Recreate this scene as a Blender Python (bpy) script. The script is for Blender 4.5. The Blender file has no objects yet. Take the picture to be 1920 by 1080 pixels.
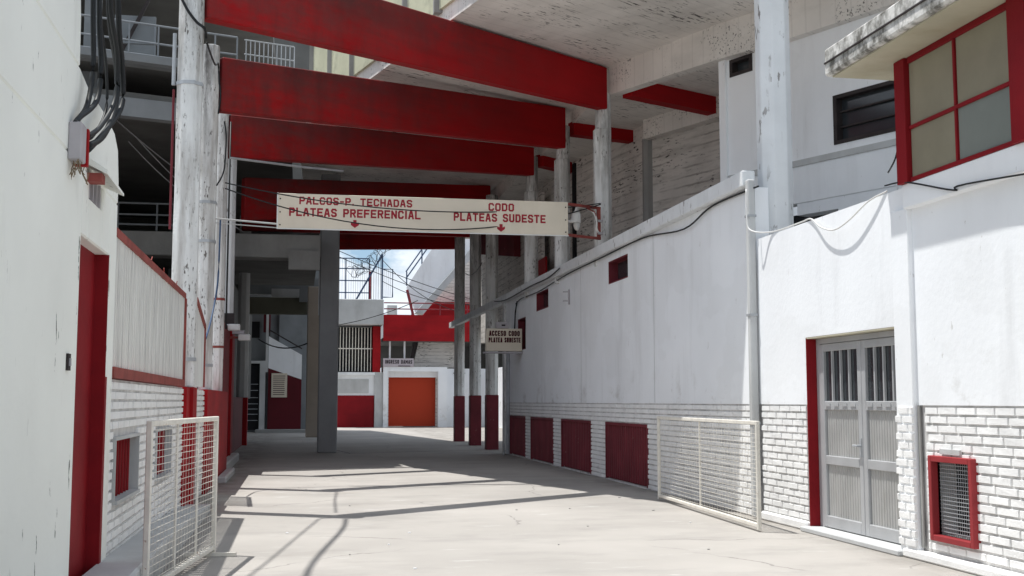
import bpy, bmesh, math, random
from mathutils import Vector, Matrix
random.seed(7)
R = math.radians
S = bpy.context.scene
COL = S.collection
# ------------------------------------------------------------------ camera
cam = bpy.data.objects.new('camera', bpy.data.cameras.new('camera')); COL.objects.link(cam)
cam.data.sensor_width = 36; cam.data.lens = 2180/1920*36
cam.data.clip_start = .05; cam.data.clip_end = 3000
cam.location = (0, 0, 1.5); cam.rotation_euler = (R(90+5.554), 0, R(-10.35))
S.camera = cam
# ------------------------------------------------------------------ sky and sun
SUN = Vector((.288, -.168, -1)).normalized()           # the way the light travels
W = bpy.data.worlds.new('World'); S.world = W; W.use_nodes = True
nt = W.node_tree; nt.nodes.clear()
def N(nt, t, **k):
    n = nt.nodes.new(t)
    for a, b in k.items(): setattr(n, a, b)
    return n
sky = N(nt, 'ShaderNodeTexSky', sky_type='NISHITA', sun_disc=False)
sky.sun_elevation = R(71.5); sky.sun_rotation = R(-59.8) % (2*math.pi)
sky.air_density = 1.0; sky.dust_density = .15; sky.ozone_density = 3.0
tc = N(nt, 'ShaderNodeTexCoord')
mp = N(nt, 'ShaderNodeMapping'); mp.inputs['Scale'].default_value = (1, 1, 2.2); mp.inputs['Location'].default_value = (2.24, .7, .1)
nz = N(nt, 'ShaderNodeTexNoise'); nz.inputs['Scale'].default_value = 5.2; nz.inputs['Detail'].default_value = 9; nz.inputs['Roughness'].default_value = .58
rp = N(nt, 'ShaderNodeValToRGB'); rp.color_ramp.elements[0].position = .42; rp.color_ramp.elements[1].position = .50
mx = N(nt, 'ShaderNodeMix', data_type='RGBA')
bg = N(nt, 'ShaderNodeBackground'); bg.inputs['Strength'].default_value = .1
out = N(nt, 'ShaderNodeOutputWorld')
L = nt.links.new
L(tc.outputs['Generated'], mp.inputs['Vector']); L(mp.outputs['Vector'], nz.inputs['Vector']); L(nz.outputs['Fac'], rp.inputs['Fac'])
L(rp.outputs['Color'], mx.inputs['Factor']); L(sky.outputs['Color'], mx.inputs['A']); 
nz2 = N(nt, 'ShaderNodeTexNoise'); nz2.inputs['Scale'].default_value = 13; nz2.inputs['Detail'].default_value = 6
mc = N(nt, 'ShaderNodeMix', data_type='RGBA'); mc.inputs['A'].default_value = (6.4, 7.1, 8.0, 1); mc.inputs['B'].default_value = (8.6, 9.2, 9.9, 1)
rp2 = N(nt, 'ShaderNodeMapRange'); rp2.inputs['From Min'].default_value = .34; rp2.inputs['From Max'].default_value = .60
L(mp.outputs['Vector'], nz2.inputs['Vector']); L(nz2.outputs['Fac'], rp2.inputs['Value']); L(rp2.outputs['Result'], mc.inputs['Factor']); L(mc.outputs['Result'], mx.inputs['B'])
L(mx.outputs['Result'], bg.inputs['Color']); L(bg.outputs['Background'], out.inputs['Surface'])
sun = bpy.data.objects.new('sun', bpy.data.lights.new('sun', 'SUN')); COL.objects.link(sun)
sun.data.energy = 4.3; sun.data.angle = R(.5); sun.data.color = (1, .98, .94)
sun.rotation_euler = SUN.to_track_quat('-Z', 'Y').to_euler(); sun.location = (-20, 20, 60)
S.view_settings.view_transform = 'Standard'; S.view_settings.look = 'None'
S.view_settings.exposure = 0.24; S.view_settings.gamma = 1; S.view_settings.use_curve_mapping = False
S.render.engine = 'CYCLES'
S.cycles.max_bounces = 8; S.cycles.diffuse_bounces = 5

# ------------------------------------------------------------------ materials
def mat(name, col, rough=.8, var=.08, vscale=1.5, stain=None, stain_amt=.0, stain_scale=(1, 1, .25), stain_thr=(.55, .7),
        fleck=None, fleck_scale=(9, 9, 3), fleck_thr=(.62, .66), bump=.15, bscale=40, metal=0., extra=None, rot=None, spec=.3, cluster=1.1):
    m = bpy.data.materials.new(name); m.use_nodes = True
    t = m.node_tree; b = t.nodes['Principled BSDF']; l = t.links.new
    b.inputs['Roughness'].default_value = rough; b.inputs['Metallic'].default_value = metal
    b.inputs['Specular IOR Level'].default_value = spec
    g = N(t, 'ShaderNodeNewGeometry')
    def noise(scale, detail=5, rough=.55):
        n = N(t, 'ShaderNodeTexNoise'); n.inputs['Detail'].default_value = detail; n.inputs['Roughness'].default_value = rough
        n.inputs['Scale'].default_value = 1
        mm = N(t, 'ShaderNodeMapping')
        if not isinstance(scale, tuple): scale = (scale,)*3
        if rot:
            r0 = N(t, 'ShaderNodeMapping'); r0.inputs['Rotation'].default_value = (0, 0, R(rot)); l(g.outputs['Position'], r0.inputs['Vector']); l(r0.outputs['Vector'], mm.inputs['Vector'])
        else: l(g.outputs['Position'], mm.inputs['Vector'])
        mm.inputs['Scale'].default_value = scale
        l(mm.outputs['Vector'], n.inputs['Vector']); return n
    def ramp(n, a, c):
        r = N(t, 'ShaderNodeMapRange'); r.inputs['From Min'].default_value = a; r.inputs['From Max'].default_value = c
        l(n.outputs['Fac'], r.inputs['Value']); return r
    def mixc(fac, A, B):
        x = N(t, 'ShaderNodeMix', data_type='RGBA')
        l(fac, x.inputs['Factor'])
        for s, v in (('A', A), ('B', B)):
            if isinstance(v, tuple): x.inputs[s].default_value = (*v, 1)
            else: l(v, x.inputs[s])
        return x.outputs['Result']
    c0 = tuple(max(0, v*(1-var)) for v in col); c1 = tuple(min(1, v*(1+var)) for v in col)
    cur = mixc(ramp(noise(vscale), .35, .65).outputs['Result'], c0, c1)
    if stain:
        s = ramp(noise(stain_scale, 8, .62), *stain_thr)
        q = N(t, 'ShaderNodeMath', operation='MULTIPLY'); q.inputs[1].default_value = stain_amt; l(s.outputs['Result'], q.inputs[0])
        cur = mixc(q.outputs[0], cur, stain)
    h = None
    if fleck:
        fn = ramp(noise(fleck_scale, 7, .6), *fleck_thr); 
        ms = ramp(noise(cluster, 3), .44, .60); fq = N(t, 'ShaderNodeMath', operation='MULTIPLY'); l(fn.outputs['Result'], fq.inputs[0]); l(ms.outputs['Result'], fq.inputs[1])
        cur = mixc(fq.outputs[0], cur, fleck); h = fq
    if extra: cur = extra(t, l, g, cur, mixc, noise, ramp)
    l(cur, b.inputs['Base Color'])
    if bump:
        bn = N(t, 'ShaderNodeBump'); bn.inputs['Strength'].default_value = bump; bn.inputs['Distance'].default_value = .02
        nn = noise(bscale, 6)
        if h:
            mm = N(t, 'ShaderNodeMath', operation='SUBTRACT'); l(nn.outputs['Fac'], mm.inputs[0]); l(h.outputs[0], mm.inputs[1]); l(mm.outputs[0], bn.inputs['Height'])
        else: l(nn.outputs['Fac'], bn.inputs['Height'])
        l(bn.outputs['Normal'], b.inputs['Normal'])
    return m

def soot(t, l, g, cur, mixc, noise, ramp):            # black mould along the upper part of the beams, heaviest at the open (left) end
    sx = N(t, 'ShaderNodeSeparateXYZ'); l(g.outputs['Position'], sx.inputs[0])
    a = N(t, 'ShaderNodeMapRange'); a.inputs['From Min'].default_value = 5.2; a.inputs['From Max'].default_value = -.2; l(sx.outputs['X'], a.inputs['Value'])
    b = ramp(noise((1.6, 1.6, 3.2), 10, .72), .36, .70)
    q = N(t, 'ShaderNodeMath', operation='MULTIPLY'); l(a.outputs['Result'], q.inputs[0]); l(b.outputs['Result'], q.inputs[1])
    q2 = N(t, 'ShaderNodeMath', operation='MULTIPLY'); l(q.outputs[0], q2.inputs[0]); q2.inputs[1].default_value = .8
    z0 = ramp(noise((2.5, 2.5, .5), 8, .7), .45, .75)      # dark run-off streaks
    q3 = N(t, 'ShaderNodeMath', operation='MULTIPLY'); l(z0.outputs['Result'], q3.inputs[0]); l(a.outputs['Result'], q3.inputs[1])
    q4 = N(t, 'ShaderNodeMath', operation='MULTIPLY'); l(q3.outputs[0], q4.inputs[0]); q4.inputs[1].default_value = .55
    tg = N(t, 'ShaderNodeTexCoord'); sg = N(t, 'ShaderNodeSeparateXYZ'); l(tg.outputs['Generated'], sg.inputs[0])
    tz = N(t, 'ShaderNodeMapRange'); tz.inputs['From Min'].default_value = .30; tz.inputs['From Max'].default_value = .72; l(sg.outputs['Z'], tz.inputs['Value'])
    tn = ramp(noise((1.6, 1.6, 2.6), 10, .75), .26, .52); q5 = N(t, 'ShaderNodeMath', operation='MULTIPLY'); l(tz.outputs['Result'], q5.inputs[0]); l(tn.outputs['Result'], q5.inputs[1])
    q6 = N(t, 'ShaderNodeMath', operation='MULTIPLY'); l(q5.outputs[0], q6.inputs[0]); l(a.outputs['Result'], q6.inputs[1])
    q7 = N(t, 'ShaderNodeMath', operation='MULTIPLY'); l(q6.outputs[0], q7.inputs[0]); q7.inputs[1].default_value = .92
    cur = mixc(q7.outputs[0], cur, (.055, .026, .026))
    return mixc(q4.outputs[0], mixc(q2.outputs[0], cur, (.11, .045, .042)), (.05, .022, .022))
def coltop(t, l, g, cur, mixc, noise, ramp):          # black mould on the exposed column heads
    sx = N(t, 'ShaderNodeSeparateXYZ'); l(g.outputs['Position'], sx.inputs[0])
    a = N(t, 'ShaderNodeMapRange'); a.inputs['From Min'].default_value = 5.2; a.inputs['From Max'].default_value = 7.7; l(sx.outputs['Z'], a.inputs['Value'])
    b = ramp(noise((5, 5, .9), 9, .7), .40, .66); q = N(t, 'ShaderNodeMath', operation='MULTIPLY'); l(a.outputs['Result'], q.inputs[0]); l(b.outputs['Result'], q.inputs[1])
    return mixc(q.outputs[0], cur, (.09, .085, .08))
def courses(t, l, g, cur, mixc, noise, ramp):         # painted block courses
    w = N(t, 'ShaderNodeTexWave', wave_type='BANDS', bands_direction='Z'); w.inputs['Scale'].default_value = 1.5; w.inputs['Distortion'].default_value = .7; w.inputs['Detail'].default_value = 3; w.inputs['Detail Scale'].default_value = 2
    l(g.outputs['Position'], w.inputs['Vector'])
    a = N(t, 'ShaderNodeMapRange'); a.inputs['From Min'].default_value = .14; a.inputs['From Max'].default_value = .02; l(w.outputs['Fac'], a.inputs['Value'])
    b = ramp(noise((1.5, 1.5, 1.5), 6), .38, .6); q = N(t, 'ShaderNodeMath', operation='MULTIPLY'); l(a.outputs['Result'], q.inputs[0]); l(b.outputs['Result'], q.inputs[1])
    q2 = N(t, 'ShaderNodeMath', operation='MULTIPLY'); l(q.outputs[0], q2.inputs[0]); q2.inputs[1].default_value = .6
    return mixc(q2.outputs[0], cur, (.20, .18, .16))
def drips(t, l, g, cur, mixc, noise, ramp):           # grey run-off under the coping and splash dirt near the ground
    sx = N(t, 'ShaderNodeSeparateXYZ'); l(g.outputs['Position'], sx.inputs[0])
    a = N(t, 'ShaderNodeMapRange'); a.inputs['From Min'].default_value = 2.4; a.inputs['From Max'].default_value = 4.4; l(sx.outputs['Z'], a.inputs['Value'])
    b = ramp(noise((1.1, 1.5, .22), 9, .66), .48, .80)
    q = N(t, 'ShaderNodeMath', operation='MULTIPLY'); l(a.outputs['Result'], q.inputs[0]); l(b.outputs['Result'], q.inputs[1])
    q2 = N(t, 'ShaderNodeMath', operation='MULTIPLY'); l(q.outputs[0], q2.inputs[0]); q2.inputs[1].default_value = .26
    c = ramp(noise((9, 9, 3), 8, .7), .665, .70)
    q3 = N(t, 'ShaderNodeMath', operation='MULTIPLY'); l(c.outputs['Result'], q3.inputs[0]); q3.inputs[1].default_value = .6
    pt = ramp(noise((.45, .45, .6), 4, .5), .53, .545); q4 = N(t, 'ShaderNodeMath', operation='MULTIPLY'); l(pt.outputs['Result'], q4.inputs[0]); q4.inputs[1].default_value = .075
    cur = mixc(q4.outputs[0], cur, (.52, .52, .50))                # areas repainted in a slightly different white
    lo = N(t, 'ShaderNodeMapRange'); lo.inputs['From Min'].default_value = 2.1; lo.inputs['From Max'].default_value = 1.45; l(sx.outputs['Z'], lo.inputs['Value'])
    ln = ramp(noise((1.3, 1.3, 2), 8, .7), .55, .68); q5 = N(t, 'ShaderNodeMath', operation='MULTIPLY'); l(lo.outputs['Result'], q5.inputs[0]); l(ln.outputs['Result'], q5.inputs[1])
    q6 = N(t, 'ShaderNodeMath', operation='MULTIPLY'); l(q5.outputs[0], q6.inputs[0]); q6.inputs[1].default_value = .5
    cur = mixc(q6.outputs[0], cur, (.40, .38, .34))
    return mixc(q3.outputs[0], mixc(q2.outputs[0], cur, (.44, .43, .42)), (.42, .40, .37))
def cracks(t, l, g, cur, mixc, noise, ramp):          # hairline cracks, brown spill patches and pale scuffs in the paving
    nn = noise(.9, 6); ad = N(t, 'ShaderNodeVectorMath', operation='MULTIPLY_ADD'); l(nn.outputs['Color'], ad.inputs[0]); ad.inputs[1].default_value = (.9, .9, 0); l(g.outputs['Position'], ad.inputs[2])
    v = N(t, 'ShaderNodeTexVoronoi', feature='DISTANCE_TO_EDGE'); v.inputs['Scale'].default_value = .28; l(ad.outputs[0], v.inputs['Vector'])
    e = N(t, 'ShaderNodeMapRange'); e.inputs['From Min'].default_value = .0045; e.inputs['From Max'].default_value = .0015; l(v.outputs['Distance'], e.inputs['Value'])
    br = ramp(noise(.6, 3), .48, .56); q = N(t, 'ShaderNodeMath', operation='MULTIPLY'); l(e.outputs['Result'], q.inputs[0]); l(br.outputs['Result'], q.inputs[1])
    q2 = N(t, 'ShaderNodeMath', operation='MULTIPLY'); l(q.outputs[0], q2.inputs[0]); q2.inputs[1].default_value = .45
    sp = ramp(noise((.55, .8, 1), 6, .6), .60, .82); q3 = N(t, 'ShaderNodeMath', operation='MULTIPLY'); l(sp.outputs['Result'], q3.inputs[0]); q3.inputs[1].default_value = .45
    dk = ramp(noise(26, 4, .6), .70, .74); q5 = N(t, 'ShaderNodeMath', operation='MULTIPLY'); l(dk.outputs['Result'], q5.inputs[0]); q5.inputs[1].default_value = .4
    sx = N(t, 'ShaderNodeSeparateXYZ'); l(g.outputs['Position'], sx.inputs[0])
    for lo_, hi_ in ((5.25, 5.85), (-.75, -1.25)):                 # grit gathered along the wall bases
        w0 = N(t, 'ShaderNodeMapRange'); w0.inputs['From Min'].default_value = lo_; w0.inputs['From Max'].default_value = hi_; l(sx.outputs['X'], w0.inputs['Value'])
        w1 = ramp(noise((2.5, 1.2, 1), 8, .7), .36, .66); w2 = N(t, 'ShaderNodeMath', operation='MULTIPLY'); l(w0.outputs['Result'], w2.inputs[0]); l(w1.outputs['Result'], w2.inputs[1])
        w3 = N(t, 'ShaderNodeMath', operation='MULTIPLY'); l(w2.outputs[0], w3.inputs[0]); w3.inputs[1].default_value = .7
        cur = mixc(w3.outputs[0], cur, (.17, .155, .135))
    return mixc(q5.outputs[0], mixc(q2.outputs[0], mixc(q3.outputs[0], cur, (.27, .225, .18)), (.10, .095, .09)), (.14, .13, .12))

def boards(t, l, g, cur, mixc, noise, ramp):          # faint form-board lines left in the cast underside
    mm = N(t, 'ShaderNodeMapping'); mm.inputs['Rotation'].default_value = (0, 0, R(-33)); l(g.outputs['Position'], mm.inputs['Vector'])
    w = N(t, 'ShaderNodeTexWave', wave_type='BANDS', bands_direction='Y'); w.inputs['Scale'].default_value = 1.05; w.inputs['Distortion'].default_value = .6; w.inputs['Detail'].default_value = 3
    l(mm.outputs['Vector'], w.inputs['Vector'])
    a = N(t, 'ShaderNodeMapRange'); a.inputs['From Min'].default_value = .06; a.inputs['From Max'].default_value = 0; l(w.outputs['Fac'], a.inputs['Value'])
    q = N(t, 'ShaderNodeMath', operation='MULTIPLY'); l(a.outputs['Result'], q.inputs[0]); q.inputs[1].default_value = .13
    return mixc(q.outputs[0], cur, (.25, .23, .21))
M = {}
M['ground'] = mat('concrete_paving', (.395, .372, .345), .9, .10, .35, stain=(.20, .19, .18), stain_amt=.55, stain_scale=(.5, .9, 1), stain_thr=(.50, .78), fleck=(.53, .52, .50), fleck_scale=(1.6, 4, 1), fleck_thr=(.60, .72), bump=.16, bscale=30, extra=cracks)
M['plaster_left'] = mat('cream_plaster', (.85, .865, .815), .85, .035, .8, stain=(.46, .45, .41), stain_amt=.6, stain_scale=(1.3, 1.3, .5), stain_thr=(.60, .85), fleck=(.07, .07, .06), fleck_scale=(7, 7, 2.4), fleck_thr=(.655, .67), cluster=(.8, .8, .6), bump=.18, bscale=14)
M['plaster'] = mat('white_plaster', (.88, .90, .92), .8, .03, .7, stain=(.45, .45, .45), stain_amt=.45, stain_scale=(1.4, 1.4, .22), stain_thr=(.56, .82), bump=.14, bscale=14, extra=drips)
M['brick'] = mat('painted_brick', (.86, .86, .85), .75, .06, 3, stain=(.33, .32, .31), stain_amt=.6, stain_scale=(2.2, 2.2, 3), stain_thr=(.60, .78), bump=.25, bscale=45)
M['mortar'] = mat('grimy_mortar', (.58, .57, .56), .9, .2, 4, bump=.3, bscale=50)
M['peel'] = mat('peeling_white_paint', (.74, .75, .74), .8, .06, 2, stain=(.27, .24, .21), stain_amt=.75, stain_scale=(6, 6, .7), stain_thr=(.46, .70), fleck=(.10, .085, .075), fleck_scale=(34, 34, 9), fleck_thr=(.58, .63), cluster=(5, 5, 1.3), bump=.35, bscale=30, extra=coltop)
M['peel_clean'] = mat('old_white_paint', (.72, .74, .75), .7, .05, 2, stain=(.4, .38, .35), stain_amt=.4, stain_scale=(2, 2, .3), stain_thr=(.56, .8), fleck=(.22, .2, .19), fleck_scale=(10, 10, 3.5), fleck_thr=(.60, .64), cluster=(2, 2, .8), bump=.2, bscale=30)
M['soffit'] = mat('flaking_soffit', (.77, .74, .70), .85, .08, .8, stain=(.30, .28, .25), stain_amt=.5, stain_scale=(.8, .3, 1), stain_thr=(.5, .8), fleck=(.05, .045, .04), fleck_scale=(4, 22, 22), fleck_thr=(.58, .62), bump=.3, bscale=20, rot=-33, extra=boards)
M['boardwall'] = mat('board_marked_wall', (.68, .65, .61), .85, .08, 1, stain=(.26, .24, .22), stain_amt=.5, stain_scale=(.8, .8, 5), stain_thr=(.48, .75), fleck=(.05, .045, .04), fleck_scale=(5, 5, 22), fleck_thr=(.57, .62), bump=.3, bscale=20, extra=courses)
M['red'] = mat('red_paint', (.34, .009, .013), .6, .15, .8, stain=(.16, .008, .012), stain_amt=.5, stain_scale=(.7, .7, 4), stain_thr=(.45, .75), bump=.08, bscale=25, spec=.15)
M['red_beam'] = mat('red_beam_paint', (.35, .006, .009), .6, .10, .7, stain=(.21, .005, .007), stain_amt=.55, stain_scale=(.5, .5, 7), stain_thr=(.45, .75), bump=.12, bscale=18, extra=soot, spec=.12)
M['red_door'] = mat('dull_red_door', (.235, .009, .014), .6, .15, .8, stain=(.12, .006, .01), stain_amt=.5, stain_scale=(1, 1, 2), stain_thr=(.45, .75), fleck=(.5, .42, .4), fleck_scale=(14, 14, 9), fleck_thr=(.72, .73), bump=.08, spec=.15)
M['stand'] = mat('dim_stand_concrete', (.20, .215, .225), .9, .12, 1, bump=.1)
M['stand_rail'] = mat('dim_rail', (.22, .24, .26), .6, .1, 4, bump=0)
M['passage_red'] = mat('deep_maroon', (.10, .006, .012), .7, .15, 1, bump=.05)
M['olive'] = mat('olive_beam', (.10, .10, .075), .9, .1, 1, bump=.1)
M['maroon'] = mat('maroon_paint', (.17, .022, .032), .6, .15, 2, stain=(.09, .012, .018), stain_amt=.6, stain_scale=(3, 3, .8), stain_thr=(.45, .72), fleck=(.30, .16, .15), fleck_scale=(12, 12, 9), fleck_thr=(.66, .68), bump=.08)
M['rust_trim'] = mat('rust_red_trim', (.26, .06, .05), .7, .2, 4, bump=.1)
M['orange'] = mat('orange_gate_paint', (.44, .040, .010), .6, .06, .4, bump=.05)
M['corr'] = mat('weathered_sheet', (.68, .68, .65), .6, .05, 2, stain=(.28, .27, .27), stain_amt=.7, stain_scale=(9, 9, .7), stain_thr=(.50, .72), bump=.05)
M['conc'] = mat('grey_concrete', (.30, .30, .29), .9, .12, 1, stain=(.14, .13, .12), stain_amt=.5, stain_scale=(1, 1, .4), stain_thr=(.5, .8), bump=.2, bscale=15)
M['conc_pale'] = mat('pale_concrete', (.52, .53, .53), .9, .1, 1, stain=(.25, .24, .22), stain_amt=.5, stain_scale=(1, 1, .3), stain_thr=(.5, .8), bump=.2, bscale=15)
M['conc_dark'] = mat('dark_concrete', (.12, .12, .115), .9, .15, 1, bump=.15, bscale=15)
M['greycol'] = mat('grey_column_paint', (.30, .31, .32), .8, .08, 1.2, stain=(.15, .15, .15), stain_amt=.4, stain_scale=(2, 2, .5), stain_thr=(.55, .8), bump=.1)
M['tan'] = mat('tan_column_paint', (.36, .31, .26), .85, .08, 1, bump=.1)
M['fascia'] = mat('cream_cladding', (.56, .56, .41), .7, .1, 1, stain=(.26, .27, .20), stain_amt=.6, stain_scale=(2.2, 2.2, 2.2), stain_thr=(.52, .72), bump=.5, bscale=2.2)
M['slabedge'] = mat('stained_slab', (.66, .65, .62), .9, .1, 2, stain=(.12, .115, .10), stain_amt=.95, stain_scale=(6, 6, 5), stain_thr=(.42, .62), bump=.4, bscale=20)
M['slabunder'] = mat('ochre_soffit', (.45, .42, .32), .9, .1, 1.2, stain=(.28, .22, .13), stain_amt=.5, stain_scale=(1, 1, 1), stain_thr=(.5, .75), bump=.15)
M['alu'] = mat('dull_aluminium', (.46, .47, .48), .45, .06, 3, stain=(.40, .40, .40), stain_amt=.5, stain_scale=(5, 5, 1), metal=.25, bump=.03)
M['aluribs'] = mat('ribbed_aluminium', (.44, .44, .43), .5, .08, 3, stain=(.36, .35, .32), stain_amt=.6, stain_scale=(14, 14, 1.2), metal=.25, bump=.03)
M['wire'] = mat('cream_gate_paint', (.74, .71, .64), .6, .08, 6, fleck=(.25, .12, .07), fleck_scale=(14, 14, 14), fleck_thr=(.66, .7), bump=.05)
M['galv'] = mat('galvanised_steel', (.42, .44, .46), .5, .1, 5, metal=.3, bump=.03)
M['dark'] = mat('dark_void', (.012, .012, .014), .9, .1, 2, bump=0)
M['darkframe'] = mat('dark_frame_paint', (.035, .028, .028), .7, .2, 4, bump=.05)
M['cable'] = mat('black_cable', (.012, .014, .016), .5, .1, 3, bump=0)
M['cable_grey'] = mat('grey_conduit', (.48, .50, .52), .6, .1, 3, bump=0)
M['board'] = mat('cream_signboard', (.74, .67, .55), .6, .04, 1.2, stain=(.45, .38, .28), stain_amt=.35, stain_scale=(1.5, 1.5, .5), stain_thr=(.55, .8), bump=.03)
M['letter'] = mat('sign_red_paint', (.33, .015, .03), .6, .12, 6, bump=0)
M['letter_dark'] = mat('dark_red_lettering', (.07, .008, .012), .6, .1, 6, bump=0)
M['ink'] = mat('dark_ink', (.05, .04, .045), .7, .1, 6, bump=0)
M['camwhite'] = mat('camera_housing', (.75, .75, .73), .4, .04, 4, bump=0)
M['blue'] = mat('blue_steel_paint', (.05, .09, .17), .5, .1, 4, bump=0)
M['redpost'] = mat('red_rail_paint', (.25, .03, .04), .6, .2, 5, bump=0)
M['frost'] = mat('khaki_frosted_pane', (.26, .24, .175), .22, .10, 1.2, bump=.03)
M['frost_green'] = mat('greenish_frosted_pane', (.21, .23, .21), .15, .08, 1.2, bump=.03)
M['boxgrey'] = mat('grey_box_paint', (.42, .40, .42), .6, .08, 5, bump=.03)
def glass_mat(name, col):
    m = mat(name, col, .12, .15, 2, bump=0); m.node_tree.nodes['Principled BSDF'].inputs['Specular IOR Level'].default_value = .6; return m
M['glass'] = glass_mat('dark_glass', (.035, .04, .045))
M['domeglass'] = glass_mat('smoked_dome', (.55, .55, .53))

# ------------------------------------------------------------------ mesh helpers
class MB:
    def __init__(s): s.bm = bmesh.new()
    def poly(s, pts):
        return s.bm.faces.new([s.bm.verts.new(p) for p in pts])
    def hexa(s, a, b):                                 # a, b: matching 4-point loops
        va = [s.bm.verts.new(p) for p in a]; vb = [s.bm.verts.new(p) for p in b]; n = len(va)
        s.bm.faces.new(va[::-1]); s.bm.faces.new(vb)
        for i in range(n): s.bm.faces.new((va[i], va[(i+1) % n], vb[(i+1) % n], vb[i]))
        return s
    def box(s, x0, x1, y0, y1, z0, z1):
        return s.hexa([(x0, y0, z0), (x1, y0, z0), (x1, y1, z0), (x0, y1, z0)], [(x0, y0, z1), (x1, y0, z1), (x1, y1, z1), (x0, y1, z1)])
    def prism(s, pts, z0, z1): return s.hexa([(x, y, z0) for x, y in pts], [(x, y, z1) for x, y in pts])
    def prismx(s, pts, x0, x1): return s.hexa([(x0, y, z) for y, z in pts], [(x1, y, z) for y, z in pts])
    def prismy(s, pts, y0, y1): return s.hexa([(x, y0, z) for x, z in pts], [(x, y1, z) for x, z in pts])
    def bar(s, p, q, w, hp, hq=None):                  # p, q = (x, y, z0); box of plan width w with heights hp, hq
        hq = hp if hq is None else hq
        d = Vector((q[0]-p[0], q[1]-p[1], 0)).normalized(); n = Vector((-d.y, d.x, 0))*w/2
        P, Q = Vector(p), Vector(q)
        return s.hexa([P-n, P+n, P+n+Vector((0, 0, hp)), P-n+Vector((0, 0, hp))], [Q-n, Q+n, Q+n+Vector((0, 0, hq)), Q-n+Vector((0, 0, hq))])
    def tube(s, pts, r, n=6):
        pts = [Vector(p) for p in pts]; rings = []
        for i, p in enumerate(pts):
            t = (pts[min(i+1, len(pts)-1)]-pts[max(i-1, 0)]).normalized()
            u = t.cross(Vector((0, 0, 1)))
            if u.length < .05: u = t.cross(Vector((0, 1, 0)))
            u.normalize(); v = t.cross(u); rr = r[i] if isinstance(r, (list, tuple)) else r
            rings.append([s.bm.verts.new(p+(u*math.cos(a)+v*math.sin(a))*rr) for a in [2*math.pi*(k+.5)/n for k in range(n)]])
        for a, b in zip(rings, rings[1:]):
            for k in range(n): s.bm.faces.new((a[k], a[(k+1) % n], b[(k+1) % n], b[k]))
        s.bm.faces.new(rings[0][::-1]); s.bm.faces.new(rings[-1]); return s
    def octcol(s, x, y, r, z0, z1, jit=0):
        nz = max(1, int((z1-z0)/.5)) if jit else 1
        prev = None
        for i in range(nz+1):
            z = z0+(z1-z0)*i/nz; rr = r*(1+random.uniform(-jit, jit)); ox = random.uniform(-jit, jit)*r*.6
            ring = [s.bm.verts.new((x+ox+rr*math.cos(a), y+rr*math.sin(a), z)) for a in [R(22.5+45*k) for k in range(8)]]
            if prev:
                for k in range(8): s.bm.faces.new((prev[k], prev[(k+1) % 8], ring[(k+1) % 8], ring[k]))
            else: s.bm.faces.new(ring[::-1])
            prev = ring
        s.bm.faces.new(prev); return s
    def build(s, name, m, parent=None, bevel=0, smooth=False):
        bmesh.ops.recalc_face_normals(s.bm, faces=s.bm.faces)
        me = bpy.data.meshes.new(name); s.bm.to_mesh(me); s.bm.free()
        if smooth:
            for f in me.polygons: f.use_smooth = True
        me.materials.append(M[m] if isinstance(m, str) else m)
        o = bpy.data.objects.new(name, me); COL.objects.link(o)
        if parent:
            base = Vector(parent.get('_b', (0, 0, 0))) if parent.type == 'EMPTY' else Vector(parent.get('_b', (0, 0, 0)))
            me.transform(Matrix.Translation(-base)); o.parent = parent; o['_b'] = list(base)
        if bevel:
            md = o.modifiers.new('bevel', 'BEVEL'); md.width = bevel; md.segments = 1; md.limit_method = 'ANGLE'
        return o
def split(mb, name, m, parent, **k):                    # one object for each loose piece
    bm = mb.bm; seen = set(); out = []
    for v0 in list(bm.verts):
        if v0 in seen: continue
        st = [v0]; isl = {v0}
        while st:
            v = st.pop()
            for e in v.link_edges:
                w_ = e.other_vert(v)
                if w_ not in isl: isl.add(w_); st.append(w_)
        seen |= isl; nb = MB(); mp_ = {v: nb.bm.verts.new(v.co) for v in isl}
        for f in {f for v in isl for f in v.link_faces}: nb.bm.faces.new([mp_[v] for v in f.verts])
        out.append(nb.build(name, m, parent, **k))
    bm.free(); return out
def thing(name, label, cat, base=(0, 0, 0), group=None):
    o = bpy.data.objects.new(name, None); COL.objects.link(o); o.location = base; o['_b'] = list(base); o.empty_display_size = .1
    o['label'] = label; o['category'] = cat; o['kind'] = 'thing'
    if group: o['group'] = group
    return o
def tag(o, label, cat, group=None, kind='thing'):
    o['label'] = label; o['category'] = cat
    if group: o['group'] = group
    if kind: o['kind'] = kind
    return o
def setorigin(o, base):
    b = Vector(base); o.data.transform(Matrix.Translation(-b)); o.location = b; return o
def holes_wall(mb, x0, x1, y0, y1, z0, z1, holes):      # wall slab parallel to the street, holes = (y0, y1, z0, z1)
    ys = sorted({y0, y1, *[min(max(v, y0), y1) for h in holes for v in h[:2]]})
    for a, b in zip(ys, ys[1:]):
        hs = sorted([(h[2], h[3]) for h in holes if h[0] <= a+1e-6 and h[1] >= b-1e-6]); z = z0
        for h0, h1 in hs:
            if h0 > z: mb.box(x0, x1, a, b, z, h0)
            z = h1
        if z < z1: mb.box(x0, x1, a, b, z, z1)
    return mb
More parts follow.
